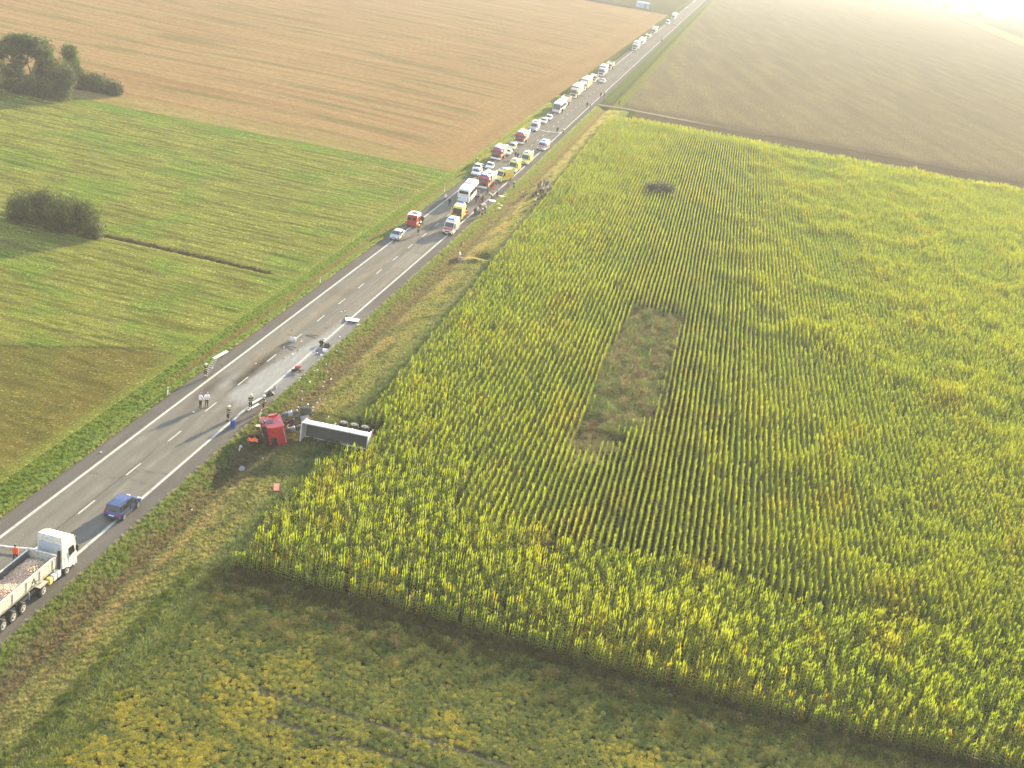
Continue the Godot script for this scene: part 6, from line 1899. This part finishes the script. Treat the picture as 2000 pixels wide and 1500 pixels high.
func build_people() -> void:
	var F := PI
	person("walk", "orange", "person in orange overalls standing behind the gravel trailer's far side", -0.1, 81.4, 0.3)
	person("hips", "officer", "left one of two officers in white shirts standing in the left lane", -0.88, 118.9, F - 0.5, 1.02)
	person("fold", "officer", "right one of two officers in white shirts, nearer the lane dash", -0.40, 119.5, F + 0.6)
	person("stand", "fire_white", "firefighter with cream helmet walking inside the right edge line, near the blue drum", 3.29, 117.2, F - 0.4, 1.03)
	person("fold", "fire", "firefighter with yellow helmet standing on the right edge line", 4.15, 121.4, 0.7, 1.04)
	person("hips", "fire_white", "firefighter with white helmet on the grass above the red cab", 5.5, 122.0, F - 0.9, 1.04)
	person("carry", "fire_white", "firefighter on the left shoulder holding a white ladder", -4.25, 127.3, F - 0.2, 1.0)
	person("hips", "fire", "firefighter standing in the left lane behind the red fire van", -0.99, 209.0, F + 0.4, 1.06)
	person("stand", "black", "dark figure at the right rear corner of the red fire van", -2.35, 216.4, 0.5)
	person("walk", "whiteshirt", "person in white shirt on the left edge line beside the coach", -3.43, 237.4, F - 0.2)
	person("stand", "black", "dark dressed person standing in the left lane behind the coach", -1.73, 234.3, 0.2)
	person("walk", "medic", "paramedic in red at the side of the open yellow ambulance", 3.5, 227.7, F + 0.8)
	var g1 := "people gathered at the road edge right of the open ambulance"
	person("stand", "black", "dark figure nearest the coach in the roadside group", 4.42, 231.0, 0.3, 1.0, g1)
	person("fold", "pale", "pale shirted figure in the middle of the roadside group", 4.66, 232.2, 1.2, 0.97, g1)
	person("stand", "brown", "brown jacketed figure at the back of the roadside group", 4.45, 235.1, F, 1.0, g1)
	person("hips", "fire_white", "firefighter in front of the roadside group, nearest the grass", 5.87, 231.4, -0.6, 1.02, g1)
	person("stand", "fire", "firefighter at the right end of the roadside group", 6.11, 233.2, 1.4, 1.02, g1)
	person("fold", "whiteshirt", "white shirted figure at the rear right of the roadside group", 5.1, 236.7, F + 0.5, 1.0, g1)
	person("crouch", "rose", "crouching figure in rose in the roadside group", 4.9, 233.6, 2.2, 1.0, g1)
	var g2 := "people standing along the right side of the coach"
	person("stand", "black", "dark figure nearest the camera beside the coach's right side", 1.95, 242.2, 0.4, 1.0, g2)
	person("fold", "grey", "grey dressed figure beside the coach's middle windows", 1.9, 244.6, 2.0, 1.0, g2)
	person("walk", "pale", "pale topped figure walking beside the coach", 2.6, 243.9, F, 0.97, g2)
	person("stand", "brown", "brown dressed figure right of the walking one beside the coach", 3.1, 243.3, 1.0, 1.0, g2)
	person("hips", "denim", "denim clad figure at the coach's front door", 1.7, 248.6, 2.4, 1.0, g2)
	person("stand", "grey", "grey figure between coach and fire engine", 2.2, 251.8, F, 1.0, g2)
	var g3 := "rescuers at the right road edge beside the fire engine"
	person("bend", "vest", "rescuer in a yellow vest bending over at the road edge", 4.0, 247.9, 2.2, 1.05, g3)
	person("crouch", "brown", "dark person kneeling beside the bending rescuer", 4.5, 251.9, 1.0, 1.0, g3)
	person("walk", "fire", "firefighter with yellow helmet striding on the verge right of the askew ambulance", 6.0, 261.4, F + 0.7, 1.04, g3)
	person("crouch", "rose", "person sitting on the road edge behind the askew ambulance", 4.45, 263.2, 2.6, 1.0, g3)
	person("fold", "vest", "yellow vested rescuer in front of the askew ambulance", 2.83, 262.3, 0.5, 1.0, g3)
	person("stand", "green", "green clad paramedic beside the fire engine's cab door", 2.35, 257.2, F + 0.9, 1.0, g3)
	person("point", "fire_white", "firefighter pointing beside the rear of the fire engine", 1.95, 260.6, F, 1.0, g3)
	person("stand", "medic", "paramedic in red between fire engine and bending rescuer", 2.9, 254.6, F + 0.3, 1.0, g3)
	person("walk", "fire_white", "firefighter walking alone on the bank between road and crowd", 9.1, 256.6, -1.2, 1.0)
	person("crouch", "black", "dark figure crouching at the left end of the crowd by the maize", 11.2, 258.5, 1.2, 1.0)
	var g4 := "firefighters on the bank in front of the crowd"
	person("stand", "fire_white", "firefighter with white helmet nearest the camera below the crowd", 13.45, 248.0, 0.4, 1.04, g4)
	person("hips", "fire_white", "firefighter standing just behind the nearest one below the crowd", 13.3, 249.9, 2.4, 1.02, g4)
	person("fold", "fire", "firefighter with yellow helmet closest to the crowd", 12.8, 254.0, 0.2, 1.02, g4)
	# the crowd at the edge of the maize
	var where := [[10.5, 267.4], [10.6, 269.7], [11.05, 271.5], [11.85, 269.7], [12.2, 270.1], [13.4, 267.8], [13.6, 264.8], [13.1, 263.0], [12.4, 263.1], [11.9, 263.2], [13.5, 260.0], [13.25, 257.4], [12.7, 256.6], [11.1, 265.4], [13.0, 265.6], [12.8, 268.3], [11.1, 261.2], [11.3, 267.9], [12.2, 261.2], [11.9, 266.6]]
	var who := ["brown", "black", "black", "green", "denim", "rose", "brown", "grey", "pale", "grey", "rose", "black", "denim", "brown", "whiteshirt", "rose", "black", "pale", "brown", "grey"]
	var how := ["stand", "fold", "stand", "hips", "stand", "fold", "stand", "crouch", "stand", "walk", "fold", "crouch", "crouch", "stand", "hips", "stand", "crouch", "fold", "stand", "crouch"]
	var said := ["at the left rear of the crowd", "second from the left in the crowd's back row", "tallest, standing alone at the back of the crowd", "in the back row right of the tallest", "in the back row at the far right", "at the right end of the crowd by the maize", "at the right front of the crowd", "in the right middle of the crowd", "in the very middle of the crowd", "in the left middle of the crowd", "at the front right of the crowd beside the maize", "lowest at the front of the crowd", "front left, low beside the maize", "at the left side of the crowd", "standing right of the crowd's middle", "in the third row at the right of the crowd", "low at the left front of the crowd", "second row left in the crowd", "front middle of the crowd", "low in the centre of the crowd"]
	var word := {"brown": "brown jacket", "black": "black clothes", "green": "dark green", "denim": "denim blue", "rose": "a rose pink top", "grey": "grey clothes", "pale": "a pale top", "whiteshirt": "a white shirt"}
	for i in where.size():
		person(how[i], who[i], "person in %s %s" % [word[who[i]], said[i]], where[i][0], where[i][1], fmod(i * 2.3, TAU), 0.94 + 0.08 * fmod(i * 0.37, 1.0), "crowd of passengers at the edge of the maize")
	# others along the road
	person("stand", "fire", "firefighter behind the white cars on the left edge", -6.9, 279.2, F, 1.04)
	var g5 := "people standing on the road far off"
	person("stand", "black", "dark figure right of the centre line between the yellow ambulances", -0.13, 294.9, F, 1.0, g5)
	person("walk", "denim", "blue clad figure left of the dark one between the yellow ambulances", -0.82, 295.6, 0.4, 1.0, g5)
	person("stand", "black", "dark figure on the lane by the far cordon tape", 1.43, 343.4, 0.3, 1.0, g5)
	person("hips", "fire_white", "figure in pale helmet at the right end of the far cordon tape", 3.5, 341.2, F, 1.0, g5)
	person("stand", "black", "dark figure at the front corner of the second coach", -3.3, 379.0, F, 1.03, g5)
	person("stand", "black", "left of two dark figures at the near side of the track mouth", 1.32, 401.4, 0.5, 1.08, g5)
	person("fold", "black", "right of two dark figures at the near side of the track mouth", 2.5, 400.4, 1.5, 1.08, g5)
	person("stand", "black", "left of two dark figures at the far side of the track mouth", 1.7, 431.0, 0.2, 1.1, g5)
	person("hips", "black", "right of two dark figures at the far side of the track mouth", 2.6, 433.3, 1.0, 1.05, g5)
	person("walk", "black", "lone dark figure on the yellow grass beside the field track", 9.4, 424.0, 2.0, 1.08, g5)
	person("stand", "black", "left of two faint figures on the right edge beside the middle lorries", -1.1, 690.6, 0.3, 1.05, g5)
	person("fold", "black", "right of two faint figures on the right edge beside the middle lorries", -0.1, 689.2, 1.3, 1.05, g5)

func _ready() -> void:
	nz.seed = 3
	nz.frequency = 0.1
	nz.noise_type = FastNoiseLite.TYPE_SIMPLEX_SMOOTH
	nz.fractal_octaves = 3
	nf.seed = 9
	nf.frequency = 0.02
	build_view()
	build_ground()
	build_maize()
	build_grass()
	build_beans()
	build_trees()
	build_vehicles()
	build_people()
	build_small_things()
